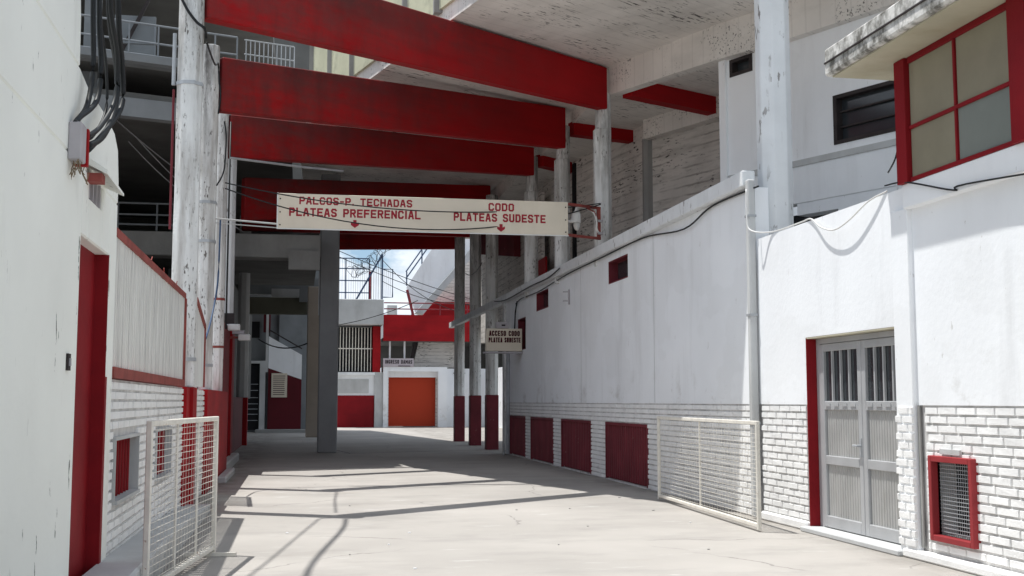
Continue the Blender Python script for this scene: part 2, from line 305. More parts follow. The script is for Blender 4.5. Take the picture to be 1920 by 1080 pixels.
def bricks(mb, X, side, y0, y1, z0, z1, holes=(), bl=.305, bh=.084, j=.018, dep=.02):
    # rough painted bricks; side = +1 when the face looks towards +x
    n = int(round((z1-z0)/bh)); bh = (z1-z0)/n
    for i in range(n):
        za, zb = z0+i*bh, z0+(i+1)*bh-j; y = y0-(bl/2 if i % 2 else 0)-random.uniform(0, .04)
        while y < y1:
            ln = bl*random.uniform(.93, 1.07); a, b = max(y, y0), min(y+ln-j, y1); y += ln
            segs = [(a, b)]
            for h in holes:
                if zb > h[2]+.01 and za < h[3]-.01:
                    ns = []
                    for p, q in segs:
                        if q <= h[0] or p >= h[1]: ns.append((p, q))
                        else:
                            if p < h[0]: ns.append((p, h[0]))
                            if q > h[1]: ns.append((h[1], q))
                    segs = ns
            for p, q in segs:
                if q-p < .03: continue
                d = dep*random.uniform(.75, 1.15); c = .005; xb = X-side*.01; xf = X+side*d
                t = [random.uniform(-.002, .002) for _ in range(4)]
                mb.hexa([(xb, p, za), (xb, q, za), (xb, q, zb), (xb, p, zb)],
                        [(xf+t[0], p+c, za+c), (xf+t[1], q-c, za+c), (xf+t[2], q-c, zb-c), (xf+t[3], p+c, zb-c)])
    return mb
O_ = [(1, .84), (.8, 1), (.2, 1), (0, .84), (0, .16), (.2, 0), (.8, 0), (1, .16), (1, .84)]
GL = {'P': [[(0, 0), (0, 1), (.8, 1), (1, .86), (1, .6), (.8, .46), (0, .46)]], 'A': [[(0, 0), (.36, 1), (.64, 1), (1, 0)], [(.17, .3), (.83, .3)]], 'L': [[(0, 1), (0, 0), (1, 0)]],
      'C': [[(1, .82), (.8, 1), (.2, 1), (0, .84), (0, .16), (.2, 0), (.8, 0), (1, .18)]], 'O': [O_],
      'S': [[(1, .86), (.8, 1), (.2, 1), (0, .86), (0, .68), (.2, .54), (.8, .46), (1, .32), (1, .14), (.8, 0), (.2, 0), (0, .14)]], 'T': [[(0, 1), (1, 1)], [(.5, 1), (.5, 0)]],
      'E': [[(1, 1), (0, 1), (0, 0), (1, 0)], [(0, .5), (.85, .5)]], 'H': [[(0, 0), (0, 1)], [(1, 0), (1, 1)], [(0, .5), (1, .5)]], 'D': [[(0, 0), (0, 1), (.75, 1), (1, .8), (1, .2), (.75, 0), (0, 0)]],
      'R': [[(0, 0), (0, 1), (.8, 1), (1, .86), (1, .62), (.8, .5), (0, .5)], [(.55, .5), (1, 0)]], 'F': [[(1, 1), (0, 1), (0, 0)], [(0, .5), (.85, .5)]], 'N': [[(0, 0), (0, 1), (1, 0), (1, 1)]], 'I': [[(.5, 0), (.5, 1)]],
      'U': [[(0, 1), (0, .16), (.2, 0), (.8, 0), (1, .16), (1, 1)]], 'G': [[(1, .84), (.8, 1), (.2, 1), (0, .84), (0, .16), (.2, 0), (.8, 0), (1, .16), (1, .45), (.6, .45)]],
      'M': [[(0, 0), (0, 1), (.5, .35), (1, 1), (1, 0)]], '-': [[(.1, .45), (.9, .45)]], '.': [[(.5, 0), (.5, .06)]]}
def text_mesh(s, x0, x1, z0, z1, y, name, m, parent, th=.205):
    # block capitals painted as thick strokes
    adv = {' ': .75, 'I': .5, '.': .5, '-': .8, 'M': 1.25}; tot = sum(adv.get(c, 1) for c in s); u = (x1-x0)/tot; h = z1-z0; t = th*h; x = x0; mb = MB(); n = 0
    for c in s:
        a = adv.get(c, 1)*u; g = u*.16
        if c in GL:
            bx, bw, bh = x+g/2+t/2, a-g-t, h-t
            if c == 'I': bx, bw = x+a/2, 0
            for pl in GL[c]:
                P = [Vector((bx+p*bw, 0, z0+t/2+q*bh)) for p, q in pl]
                for i, (p, q) in enumerate(zip(P, P[1:])):
                    d = (q-p).normalized(); nn = Vector((-d.z, 0, d.x))*t/2; p2, q2 = p-d*t*(.36 if i else .5), q+d*t*(.36 if i < len(P)-2 else .5)
                    f = Vector((0, y-.001-.0004*(n % 9), 0)); k = Vector((0, y+.004, 0)); n += 1
                    mb.hexa([p2-nn+k, q2-nn+k, q2+nn+k, p2+nn+k], [p2-nn+f, q2-nn+f, q2+nn+f, p2+nn+f])
        x += a
    return mb.build(name, m, parent)
def sag(p, q, d, n=14):
    p, q = Vector(p), Vector(q)
    return [p.lerp(q, i/n)-Vector((0, 0, d*4*(i/n)*(1-i/n))) for i in range(n+1)]

# ------------------------------------------------------------------ the ground
g = MB().box(-300, 300, -60, 900, -.6, 0).build('pavement', 'ground'); g['kind'] = 'structure'
jt = MB()
jt.bar((1.3, 33.9, .0), (4.6, 35.2, .0), .05, .003); jt.bar((1.15, 36.5, 0), (1.5, 33.95, 0), .03, .003)
jt.build('expansion_joint', 'darkframe', g)

# ------------------------------------------------------------------ left plastered building
T = thing('plastered_building', 'cream plastered building with maroon door at the left edge of the street', 'building', (-1.5, 8, 0))
DY0, DY1, DZ = 8.37, 9.56, 2.65
w = MB(); hs = [(DY0, DY1, 0, DZ), (8.62, 9.22, 2.95, 3.12)]
holes_wall(w, -1.75, -1.5, -3, 9.94, 0, 3.12, [hs[0], (8.62, 9.22, 2.95, 3.12)])
w.prismx([(-3, 3.12), (9.94, 3.12), (9.95, 3.3), (9.86, 3.56), (9.66, 3.66), (9.25, 3.70), (8.45, 3.71), (8.12, 3.76), (-3, 3.76)], -1.75, -1.5)
w.prismx([(-3, 3.76), (8.12, 3.76), (8.10, 4.1), (8.02, 4.4), (8.05, 6.5), (-3, 6.5)], -1.75, -1.5)
w.box(-6, -1.75, 9.6, 9.9, 0, 3.5); w.box(-6, -1.75, 7.7, 8.0, 3.5, 6.5)
w.build('wall', 'plaster_left', T, bevel=.012)
d = MB().box(-1.64, -1.60, DY0, DY1, .0, DZ); door = d.build('door', 'red_door', T)
MB().box(-1.60, -1.585, DY0+.12, DY0+.15, .95, 1.15).build('handle', 'darkframe', door)
MB().box(-1.63, -1.494, DY1-.012, DY1+.002, 0, DZ).box(-1.515, -1.495, DY1, DY1+.09, 0, 1.69).build('door_jamb', 'red_door', T)
v = MB()
for k in range(4): v.box(-1.6, -1.5, 8.63+k*.15, 8.655+k*.15, 2.95, 3.12)
v.box(-1.66, -1.62, 8.62, 9.22, 2.95, 3.12)
vt = v.build('vent', 'boxgrey', T)
MB().hexa([(-1.5, 8.5, 3.17), (-1.5, 9.3, 3.14), (-1.5, 9.3, 3.17), (-1.5, 8.5, 3.22)], [(-1.36, 8.5, 3.10), (-1.36, 9.3, 3.08), (-1.36, 9.3, 3.10), (-1.36, 8.5, 3.13)]).build('hood', 'plaster_left', vt)
MB().box(-1.52, -1.40, 8.52, 8.66, 3.05, 3.11).build('bracket', 'rust_trim', vt)

T = thing('electrical_box', 'small grey electrical box with red side on the cream plastered wall', 'electrical box', (-1.5, 7.8, 3.06))
MB().box(-1.5, -1.415, 7.8, 7.97, 3.06, 3.31).build('body', 'boxgrey', T, bevel=.008)
MB().box(-1.49, -1.405, 7.97, 8.02, 3.05, 3.30).build('side_plate', 'red', T)
n = MB()
for k in range(14):
    y = random.uniform(7.8, 8.15); x = random.uniform(-1.49, -1.42)
    n.tube([(x, y, 3.07), (x+random.uniform(-.03, .03), y+random.uniform(-.08, .08), 3.02), (x+random.uniform(-.02, .04), y+random.uniform(-.1, .1), 2.985-random.uniform(0, .04))], .0035, 4)
tag(setorigin(n.build('bird_nest', mat('dry_straw', (.22, .17, .11), .9, .2, 8, bump=0)), (-1.45, 7.95, 3.06)), 'scruffy straw tuft hanging under the grey electrical box', 'nest')
T = thing('wall_switch', 'small dark switch plate beside the maroon door', 'switch', (-1.5, 8.03, 1.7))
MB().box(-1.5, -1.485, 8.0, 8.09, 1.70, 1.81).build('plate', 'darkframe', T)
MB().box(-1.485, -1.475, 8.03, 8.06, 1.73, 1.78).build('rocker', 'boxgrey', T)

# black cable bundle
P = [[(-1.40, 8.1, 5.2), (-1.40, 8.18, 4.2), (-1.39, 8.27, 3.82), (-1.40, 8.2, 3.55), (-1.45, 7.9, 3.36), (-1.46, 7.83, 3.3)],
     [(-1.38, 8.3, 5.2), (-1.38, 8.45, 4.3), (-1.37, 8.82, 3.95), (-1.37, 8.8, 3.66), (-1.39, 8.45, 3.36), (-1.41, 8.02, 3.2)],
     [(-1.35, 8.22, 5.2), (-1.36, 8.36, 4.35), (-1.35, 8.70, 4.0), (-1.36, 8.72, 3.7), (-1.40, 8.4, 3.42), (-1.42, 8.02, 3.26)],
     [(-1.42, 8.15, 5.2), (-1.42, 8.3, 4.3), (-1.41, 8.6, 3.9), (-1.41, 8.65, 3.6), (-1.43, 8.3, 3.33), (-1.43, 8.02, 3.24)],
     [(-1.33, 8.4, 5.2), (-1.34, 8.62, 4.3), (-1.34, 8.86, 4.0), (-1.34, 8.9, 3.7), (-1.39, 8.5, 3.4), (-1.41, 8.02, 3.17)],
     [(-1.44, 8.05, 5.2), (-1.43, 8.12, 4.2), (-1.43, 8.2, 3.8), (-1.44, 8.1, 3.5), (-1.46, 7.86, 3.33), (-1.46, 7.81, 3.3)]]
def smoothpath(p, k=6):
    p = [Vector(a) for a in p]; r = []
    for i in range(len(p)-1):
        a, b, c, d = p[max(i-1, 0)], p[i], p[i+1], p[min(i+2, len(p)-1)]
        for j in range(k):
            t = j/k; r.append(.5*((2*b)+(c-a)*t+(2*a-5*b+4*c-d)*t*t+(3*b-a-3*c+d)*t**3))
    return r+[p[-1]]
ds = ['thick black cable nearest the wall, looping down to the top of the grey electrical box', 'outermost of the thick black cables ending at the side of the electrical box',
      'black cable in the middle of the bundle above the electrical box', 'thin black cable behind the bundle above the electrical box',
      'black cable bowing farthest right before the cream wall edge', 'shortest black cable dropping straight onto the electrical box']
for i, p in enumerate(P):
    o = MB().tube(smoothpath(p), [.019, .021, .018, .011, .021, .018][i], 8).build('power_cable', 'cable', smooth=True)
    tag(setorigin(o, p[-1]), ds[i], 'cable', 'black cables hanging over the cream wall')

# ------------------------------------------------------------------ left brick wall with sheet screen
T = thing('brick_wall', 'white painted brick wall with red barred windows on the left side', 'wall', (-1.5, 12.5, 0))
WH = [(10.2, 11.68, .64, 1.2), (13.1, 14.6, .64, 1.2)]
holes_wall(MB(), -1.75, -1.53, 9.62, 16.1, 0, 1.68, WH).build('mortar', 'mortar', T)
MB().box(-1.75, -1.53, 17.7, 19.6, 0, 1.68).build('mortar', 'mortar', T)
b = MB(); bricks(b, -1.53, 1, 9.66, 16.1, .02, 1.68, WH); b.build('brickwork', 'brick', T)
b = MB(); bricks(b, -1.53, 1, 17.7, 19.6, .02, 1.68); b.build('brickwork', 'brick', T)
for h in WH:
    f = MB().box(-1.72, -1.49, h[0]-.0, h[0]+.03, h[2], h[3]).box(-1.72, -1.49, h[1]-.03, h[1], h[2], h[3]).box(-1.72, -1.49, h[0]+.03, h[1]-.03, h[3]-.03, h[3]).box(-1.72, -1.47, h[0]+.03, h[1]-.03, h[2], h[2]+.03)
    wd = f.build('window', 'conc_pale', T)
    MB().box(-1.75, -1.70, h[0]+.03, h[1]-.03, h[2]+.03, h[3]-.03).build('pane', 'dark', wd)
    k = MB(); y = h[0]+.09
    while y < h[1]-.05: k.tube([(-1.57, y, h[2]+.02), (-1.57, y, h[3]-.02)], .018, 6); y += .17
    k.box(-1.615, -1.585, h[0]+.03, h[1]-.03, h[3]-.065, h[3]-.032).box(-1.615, -1.585, h[0]+.03, h[1]-.03, h[2]+.032, h[2]+.055)
    k.build('bars', 'red_door', wd)
MB().box(-1.78, -1.47, 16.1, 17.7, 0, 1.69).box(-1.78, -1.46, 19.6, 25.2, 0, 1.69).build('pier', 'red', T)
T = thing('sheet_screen', 'long weathered white slat screen standing on the left brick wall', 'screen', (-1.5, 13, 1.7))
c = MB(); y = 10.0
while y < 15.9:
    e = random.uniform(-.006, .006); e *= .4; c.box(-1.525+e, -1.515+e, y, y+.088, 1.78, 2.86); y += .122
c.build('slats', 'corr', T)
MB().box(-1.62, -1.5, 9.96, 16.0, 2.86, 2.93).box(-1.60, -1.488, 9.96, 16.0, 1.69, 1.78).box(-1.57, -1.49, 15.96, 16.02, 1.78, 2.86).build('frame', 'rust_trim', T)
f = MB()
for y, a in ((12.6, .1), (13.9, -.12), (15.2, .06)): f.tube([(-1.56, y, 2.92), (-1.55, y+a, 3.02)], .006, 5)
split(f, 'spike', 'rust_trim', T)
T = thing('sheet_screen', 'short white panel with red edge between the first two columns on the left', 'screen', (-1.5, 18.5, 1.7))
c = MB(); y = 17.75
while y < 19.28: c.box(-1.525, -1.513, y, y+.066, 1.72, 2.95-(y-17.7)*.19); y += .122
c.build('slats', 'corr', T)
MB().prismx([(17.7, 2.95), (19.36, 2.65), (19.36, 2.72), (17.7, 3.03)], -1.545, -1.49).box(-1.545, -1.49, 19.3, 19.36, 1.72, 2.65).build('frame', 'rust_trim', T)
T = MB().prismx([(7.5, -.02), (16.6, -.02), (16.6, .10), (13.0, .22), (9.9, .25), (7.5, .25)], -1.53, -1.16).build('concrete_ledge', 'conc_pale', bevel=.02)
tag(setorigin(T, (-1.35, 12, 0)), 'raised concrete ledge at the foot of the left brick wall', 'ledge')
T = MB().box(-1.46, -1.28, 22.2, 25.2, -.02, .12).box(-1.66, -1.46, 25.25, 30.5, -.02, .2).build('kerb_block', 'conc_pale', bevel=.03)
tag(setorigin(T, (-1.3, 25, 0)), 'low pale kerb block at the foot of the red wall on the left', 'kerb')
T = thing('red_wall', 'tall red painted wall stretch beyond the left columns', 'wall', (-1.8, 28, 0))
MB().box(-2.4, -1.66, 25.2, 31, 0, 3.25).build('wall', 'red_door', T)
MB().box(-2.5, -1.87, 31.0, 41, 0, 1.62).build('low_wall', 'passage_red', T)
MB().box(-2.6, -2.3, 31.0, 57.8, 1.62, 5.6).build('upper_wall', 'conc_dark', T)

# ------------------------------------------------------------------ left columns
cl = ['nearest peeling white column on the left with a looping cable', 'second peeling white column from the street end, stained dark at its top',
      'third peeling white column on the left, thinner and partly hidden', 'bluish white column behind the floodlights on the left', 'grey far left column beside the dark doorway with red base']
for i, (x, y, r, z0, z1) in enumerate([(-1.60, 16.75, .185, 1.69, 8.0), (-1.68, 21.2, .175, 1.69, 7.9), (-1.70, 25.05, .14, 1.69, 7.75), (-1.74, 29.0, .15, 3.2, 7.9), (-1.92, 41, .21, 1.62, 7.9)]):
    T = thing('column', cl[i], 'column', (x, y, 0), 'columns along the left wall')
    MB().octcol(x, y, r, z0, z1, .02).build('shaft', ['peel', 'peel', 'peel', 'peel_clean', 'conc_pale'][i], T, bevel=.01)
    MB().box(x-r*.9, x+r*.95, y-r, y+r, 0, z0).build('painted_base', 'red', T)
    if i < 3:
        bnd = MB()
        for z in ([2.05, 5.95] if i == 0 else [2.1, 4.3, 5.0] if i == 1 else [2.6, 3.6]):
            bnd.octcol(x, y, r*1.07, z, z+.05)
        split(bnd, 'clamp', 'galv' if i != 2 else 'rust_trim', T)
T = MB().tube([(-1.82, 16.75, 3.9), (-1.82, 16.75, 5.9)], .018, 8).build('downpipe', 'maroon'); tag(setorigin(T, (-1.83, 16.75, 3)), 'thin dark red pipe clinging to the nearest left column', 'pipe')
T = MB().tube([(-1.82, 16.7, 5.95), (-1.82, 16.7, 6.7)], .028, 8).build('downpipe', 'galv'); tag(setorigin(T, (-1.8, 16.6, 5.4)), 'short pale pipe stub high on the nearest left column', 'pipe')

# ------------------------------------------------------------------ roof beams
bl = ['nearest and highest red beam spanning over the street', 'second red beam, just below the nearest one', 'third red beam with a broken pipe along its lower left edge', 'fourth red beam, half covered by the long signboard',
      'dark red beam seen just under the left half of the signboard', 'farthest maroon beam framing the top of the sky opening']
BE = [((-1.45, 16.85, 6.98), (6.0, 22.5, 7.40), 1.05, .86), ((-1.52, 21.3, 6.72), (5.95, 26.0, 7.35), 1.0, .95), ((-1.58, 25.1, 6.66), (5.95, 29.7, 7.42), .93, .75),
      ((-1.6, 32.4, 6.42), (5.95, 36.8, 7.6), 1.2, .85), ((-1.9, 38.3, 7.0), (5.95, 39.9, 7.2), .8, .9), ((1.15, 43.2, 7.08), (5.95, 44.2, 7.34), .95, .95)]
for i, (p, q, hp, hq) in enumerate(BE):
    o = MB().bar(p, q, .23, hp, hq).build('roof_beam', 'red_beam', bevel=.02)
    tag(setorigin(o, p), bl[i], 'beam', 'red beams over the street')
T = MB().tube([(-1.5, 24.8, 6.6), (.1, 25.75, 6.64), (.9, 26.2, 6.68)], .025, 6).build('pipe', 'galv'); tag(setorigin(T, (-1.5, 24.8, 6.6)), 'rusty pipe running under the left end of the third red beam', 'pipe')

# ------------------------------------------------------------------ right columns
RC = [(6.28, 14.6, .235, 3.3, 8.0), (6.02, 22.6, .165, 4.2, 7.75), (5.98, 26.1, .165, 4.2, 7.9), (5.98, 29.8, .165, 4.2, 7.95), (5.93, 36.0, .205, 0, 8.0), (5.93, 39.5, .205, 0, 8.0), (5.93, 43.5, .205, 0, 8.0)]
rl = ['thick white octagonal column rising behind the wall above the downpipe', 'peeling column holding the signboard bracket and security camera', 'peeling column directly behind the right end of the signboard', 'slender peeling column above the two small maroon windows',
      'nearest of the three maroon based columns at the end of the white wall', 'middle one of the three maroon based columns', 'farthest left of the three maroon based columns, beside the gap to the orange gate']
for i, (x, y, r, z0, z1) in enumerate(RC):
    T = thing('column', rl[i], 'column', (x, y, 0), 'columns along the right wall')
    mm = 'peel_clean' if i == 0 else 'peel'
    MB().octcol(x, y, r, max(z0, 1.69 if z0 == 0 else z0), z1, .012).build('shaft', mm, T, bevel=.012)
    if z0 == 0: MB().box(x-r*.94, x+r*.94, y-r*.94, y+r*.94, -.02, 1.69).build('painted_base', 'maroon', T, bevel=.02)
    if i in (1, 2, 3): MB().octcol(x-.03, y-.02, r*1.14, z0, 7.0 if i != 2 else 7.1).build('lower_casing', mm, T, bevel=.012)

# ------------------------------------------------------------------ right grandstand
T = thing('grandstand', 'old concrete grandstand whose flaking underside covers the right side', 'grandstand', (6, 25, 0))
OUT = [(9.5, 11.5, 8.2), (4.73, 14.97, 8.2), (3.49, 16.5, 8.2), (2.95, 18.4, 8.2), (.2, 27.9, 8.2), (-.1, 31, 8.25), (.2, 45, 8.5)]
INN = [(10.7, 12.2, 8.15), (8.55, 16.7, 8.15), (8.0, 17.93, 8.15), (7.35, 19.4, 8.2), (6.3, 22.7, 8.3), (6.25, 30, 8.35), (6.25, 45, 8.6)]
s = MB(); up = lambda p, h=.3: (p[0], p[1], p[2]+h)
va = [[s.bm.verts.new(p) for p in row] for row in (OUT, INN, [up(p, .9) for p in INN], [up(p) for p in OUT])]
for k in range(4):
    for i in range(len(OUT)-1): s.bm.faces.new((va[k][i], va[k][i+1], va[(k+1) % 4][i+1], va[(k+1) % 4][i]))
s.bm.faces.new([va[k][0] for k in range(4)]); s.bm.faces.new([va[k][-1] for k in range(3, -1, -1)])
s.build('soffit', 'soffit', T)
EB = [(10.2, 12.9, 7.5), (8.42, 16.9, 7.5), (7.93, 17.95, 7.5), (7.28, 19.4, 7.56), (6.22, 22.55, 7.72)]
for i, (a, b2) in enumerate(zip(EB, EB[1:])): MB().bar(a, b2, .24 if i < 3 else .22, .85).build('edge_beam', 'soffit', T)
# bay ceiling behind the columns and its back wall
MB().prism([(6.22, 22.9), (7.35, 19.6), (12.5, 21), (12, 31), (9, 46), (6.22, 46)], 8.0, 9.6).build('bay_ceiling', 'soffit', T)
bw = MB(); BW = [(9.6, 21.8), (8.04, 25.78), (7.35, 30.2), (7.25, 36), (7.2, 46)]
for a, b2 in zip(BW, BW[1:]): bw.bar((*a, 3.8), (*b2, 3.8), .2, 4.55)
bw.build('back_wall', 'boardwall', T)
MB().bar((9.4, 21.9, 7.55), (7.9, 25.6, 7.55), .3, .5).build('wall_beam', 'soffit', T)
MB().octcol(7.95, 25.75, .15, 3.8, 7.6).build('pilaster', 'conc', T)
MB().box(7.2, 7.28, 30.1, 30.35, 4, 7.9).build('downpipe', 'dark', T)  # not a pipe: near-black strip added as the dark slit in the back wall
rb = [((6.45, 22.3, 7.64), (8.8, 23.45, 7.64), .37), ((6.2, 26.2, 7.72), (8.0, 26.75, 7.72), .32), ((6.2, 29.9, 7.72), (7.4, 30.8, 7.72), .32), ((6.15, 41.0, 6.75), (7.05, 37.5, 6.25), .95)]
for p, q, h in rb: MB().bar(p, q, .28, h).build('bay_beam', 'maroon' if q[2] == 6.25 else 'red_beam', T)
MB().box(6.9, 7.0, 33.0, 34.3, 4.0, 7.6).build('door_frame', 'boardwall', T)
MB().box(6.85, 6.9, 32.2, 33.4, 4.0, 5.6).build('red_panel', 'red', T)
# cladding above the soffit edge
for a, b2 in zip(OUT[2:], OUT[3:5]):
    f = MB().bar((a[0], a[1], 8.5), (b2[0], b2[1], 8.5), .12, 3.6).build('cladding', 'fascia', T)
f = MB(); a, b2 = Vector(OUT[3]), Vector(OUT[4])
for t in (.06, .2, .36, .52, .68, .84, .985):
    p = a.lerp(b2, t); f.box(p.x-.13, p.x+.05, p.y-.09, p.y+.09, 8.45, 12.1)
split(f, 'cladding_post', 'conc', T)
# white block with windows under the soffit
A = Vector((7.35, 19.4)); dr = Vector((.405, -.914)); nr = Vector((.914, .405))
pt = lambda t, o=0: tuple(A+dr*t+nr*o)
def bseg(mb, t0, t1, z0, z1, o0=0, o1=.25): return mb.prism([pt(t0, o0), pt(t1, o0), pt(t1, o1), pt(t0, o1)], z0, z1)
b = MB(); HB = [(.24, .78, 7.22, 7.53), (2.53, 4.1, 5.58, 6.38)]
ts = sorted({0, 9, *[v for h in HB for v in h[:2]]})
for t0, t1 in zip(ts, ts[1:]):
    hh = [h for h in HB if h[0] <= t0+1e-6 and h[1] >= t1-1e-6]
    if hh: bseg(b, t0, t1, 4.75, hh[0][2]); bseg(b, t0, t1, hh[0][3], 7.6)
    else: bseg(b, t0, t1, 4.75, 7.6)
b.prism([pt(0, .25), pt(.25, .25), pt(.25, 4), pt(0, 4)], 4.6, 7.7)
b.build('block_wall', 'plaster', T)
bseg(MB(), .0, 9, 5.36, 5.46, -.03, -.002).build('string_course', 'conc_pale', T)
bseg(MB(), 0, .16, 5.0, 7.58, -.05, -.002).build('corner_strip', 'plaster', T)
bseg(bseg(MB(), 2.55, 9, 3.4, 4.75, .02, .3), 1.7, 2.55, 4.55, 4.75, .02, .3).build('lower_edge', 'plaster', T)
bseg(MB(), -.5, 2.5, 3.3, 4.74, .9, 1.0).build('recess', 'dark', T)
for h in HB:
    f = bseg(MB(), h[0], h[1], h[2], h[2]+.06, -.02, .2); bseg(f, h[0], h[1], h[3]-.06, h[3], -.02, .2); bseg(f, h[0], h[0]+.07, h[2]+.06, h[3]-.06, -.02, .2); bseg(f, h[1]-.07, h[1], h[2]+.06, h[3]-.06, -.02, .2)
    wd = f.build('window', 'darkframe', T); bseg(MB(), h[0]+.05, h[1]-.05, h[2]+.05, h[3]-.05, .12, .14).build('pane', 'glass', wd)
    if h[1] > 2:
        f = MB()
        for z in (5.85, 6.1): bseg(f, h[0]+.07, h[1]-.07, z, z+.025, .06, .11)
        f.build('louvre', 'darkframe', wd)
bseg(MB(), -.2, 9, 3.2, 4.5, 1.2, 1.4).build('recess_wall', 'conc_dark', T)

# ------------------------------------------------------------------ long white wall on the right
T = thing('long_wall', 'long white wall with maroon shutters along the right side of the street', 'wall', (5.85, 24, 0))
GR = [(19.2, 21.97, .03, 1.1), (23.12, 25.85, .03, 1.1), (26.7, 29.38, .03, 1.1), (30.1, 32.35, .03, 1.1)]
WN = [(20.3, 21.68, 3.74, 4.18), (27.18, 28.66, 3.74, 4.2), (30.02, 31.2, 2.86, 3.72)]
holes_wall(MB(), 5.85, 6.1, 14.42, 33.0, 1.46, 4.33, WN).build('plaster', 'plaster', T)
holes_wall(MB(), 5.87, 6.1, 14.42, 33.0, 0, 1.46, GR).build('mortar', 'mortar', T)
b = MB(); bricks(b, 5.87, -1, 14.45, 33.0, .02, 1.46, GR); b.build('brickwork', 'brick', T)
split(MB().box(5.846, 5.849, 18.74, 18.756, 1.47, 4.33).box(5.846, 5.849, 23.9, 23.912, 1.47, 4.33), 'wall_joint', 'conc_pale', T)
MB().box(5.72, 5.90, 14.37, 45.0, 4.33, 4.54).build('coping_rail', 'peel_clean', T, bevel=.012)
MB().box(5.80, 6.12, 32.98, 33.3, 0, 4.33).build('rough_edge', 'peel', T)
for h in GR:
    k = MB(); y = h[0]+.05
    while y < h[1]-.1: k.hexa([(5.935, y, h[2]+.03), (5.865, y+.03, h[2]+.03), (5.865, y+.07, h[2]+.03), (5.935, y+.10, h[2]+.03)], [(5.935, y, h[3]-.03), (5.865, y+.03, h[3]-.03), (5.865, y+.07, h[3]-.03), (5.935, y+.10, h[3]-.03)]); y += .145
    k.box(5.93, 5.95, h[0], h[1], h[2], h[3])
    sh = k.build('shutter', 'maroon', T)
    MB().box(5.845, 5.90, h[0], h[0]+.05, h[2], h[3]).box(5.845, 5.90, h[1]-.05, h[1], h[2], h[3]).box(5.845, 5.90, h[0]+.05, h[1]-.05, h[3]-.05, h[3]).build('frame', 'maroon', sh)
for h in WN:
    f = MB().box(5.86, 6.08, h[1]-.03, h[1]-.003, h[2], h[3]).box(5.86, 6.08, h[0]+.003, h[0]+.03, h[2], h[3]).box(5.86, 6.08, h[0]+.03, h[1]-.03, h[3]-.03, h[3]-.003).box(5.86, 6.08, h[0]+.03, h[1]-.03, h[2]+.003, h[2]+.03)
    wd = f.build('window', 'maroon', T); MB().box(6.04, 6.07, h[0]+.03, h[1]-.03, h[2]+.03, h[3]-.03).build('pane', 'glass', wd)
MB().box(6.1, 13, 14.6, 33, 3.6, 3.8).build('roof', 'conc', T)
k = MB().tube([(5.82, 24.9, 3.62), (5.82, 24.9, 3.95)], .02, 6).tube([(5.82, 24.9, 3.7), (5.70, 24.95, 3.7)], .012, 6).tube([(5.82, 24.9, 3.9), (5.70, 24.95, 3.9)], .012, 6)
tag(setorigin(k.build('wall_bracket', 'boxgrey'), (5.82, 24.9, 3.62)), 'small metal bracket with two prongs on the long white wall', 'bracket')

T = thing('downpipe', 'white square downpipe where the long wall meets the doorway wall', 'downpipe', (5.78, 14.3, 0))
MB().box(5.745, 5.845, 14.24, 14.35, .02, 4.40).build('pipe', 'conc_pale', T, bevel=.015)
f = MB()
for z in (1.2, 2.6, 3.9): f.box(5.735, 5.85, 14.23, 14.36, z, z+.03)
split(f, 'clamp', 'galv', T)

# ------------------------------------------------------------------ doorway wall on the right
T = thing('doorway_wall', 'sunlit white wall with brick base and grey double door on the right', 'wall', (5.85, 11, 0))
DH = (10.67, 12.82, 0, 2.24); VH = (9.45, 10.06, .27, .94)
holes_wall(MB(), 5.85, 6.1, 5, 14.22, 1.46, 3.6, [DH]).build('plaster', 'plaster', T)
holes_wall(MB(), 5.87, 6.1, 5, 14.22, 0, 1.46, [DH, VH]).build('mortar', 'mortar', T)
b = MB(); bricks(b, 5.87, -1, 12.85, 14.2, .12, 1.46); b.build('brickwork', 'brick', T)
b = MB(); bricks(b, 5.80, -1, 10.34, 10.66, .12, 1.46, bl=.22); b.build('brickwork', 'brick', T)
b = MB(); bricks(b, 5.87, -1, 5, 10.22, .12, 1.46, [VH])
b.build('brickwork', 'brick', T)
MB().box(5.775, 5.88, 5, 10.595, 0, .09).box(5.81, 5.88, 12.84, 14.2, 0, .11).build('base_course', 'brick', T, bevel=.02)
MB().box(5.80, 5.87, 10.34, 10.66, 0, 3.38).build('pilaster', 'plaster', T, bevel=.008)
MB().box(5.835, 5.85, 10.285, 10.325, .12, 1.46).build('joint', 'conc', T)
MB().box(5.76, 5.86, 5, 10.34, 3.36, 3.602).build('parapet_band', 'plaster', T, bevel=.01)
MB().box(5.85, 6.02, 12.805, 12.822, .06, 2.24).build('door_reveal', 'red_door', T)
MB().box(5.85, 6.05, 10.67, 12.8, 2.224, 2.243).build('lintel', 'slabunder', T)
MB().box(5.74, 6.05, 10.6, 12.86, 0, .06).build('doorstep', 'conc_pale', T, bevel=.012)
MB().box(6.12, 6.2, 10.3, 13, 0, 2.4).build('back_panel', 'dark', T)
XD = 6.0
fr = MB().box(XD-.03, XD+.05, 12.70, 12.80, .06, 2.22).box(XD-.03, XD+.05, 10.67, 10.74, .06, 2.22).box(XD-.03, XD+.05, 10.74, 12.70, 2.16, 2.22).build('door_frame', 'alu', T)
mid = 11.70
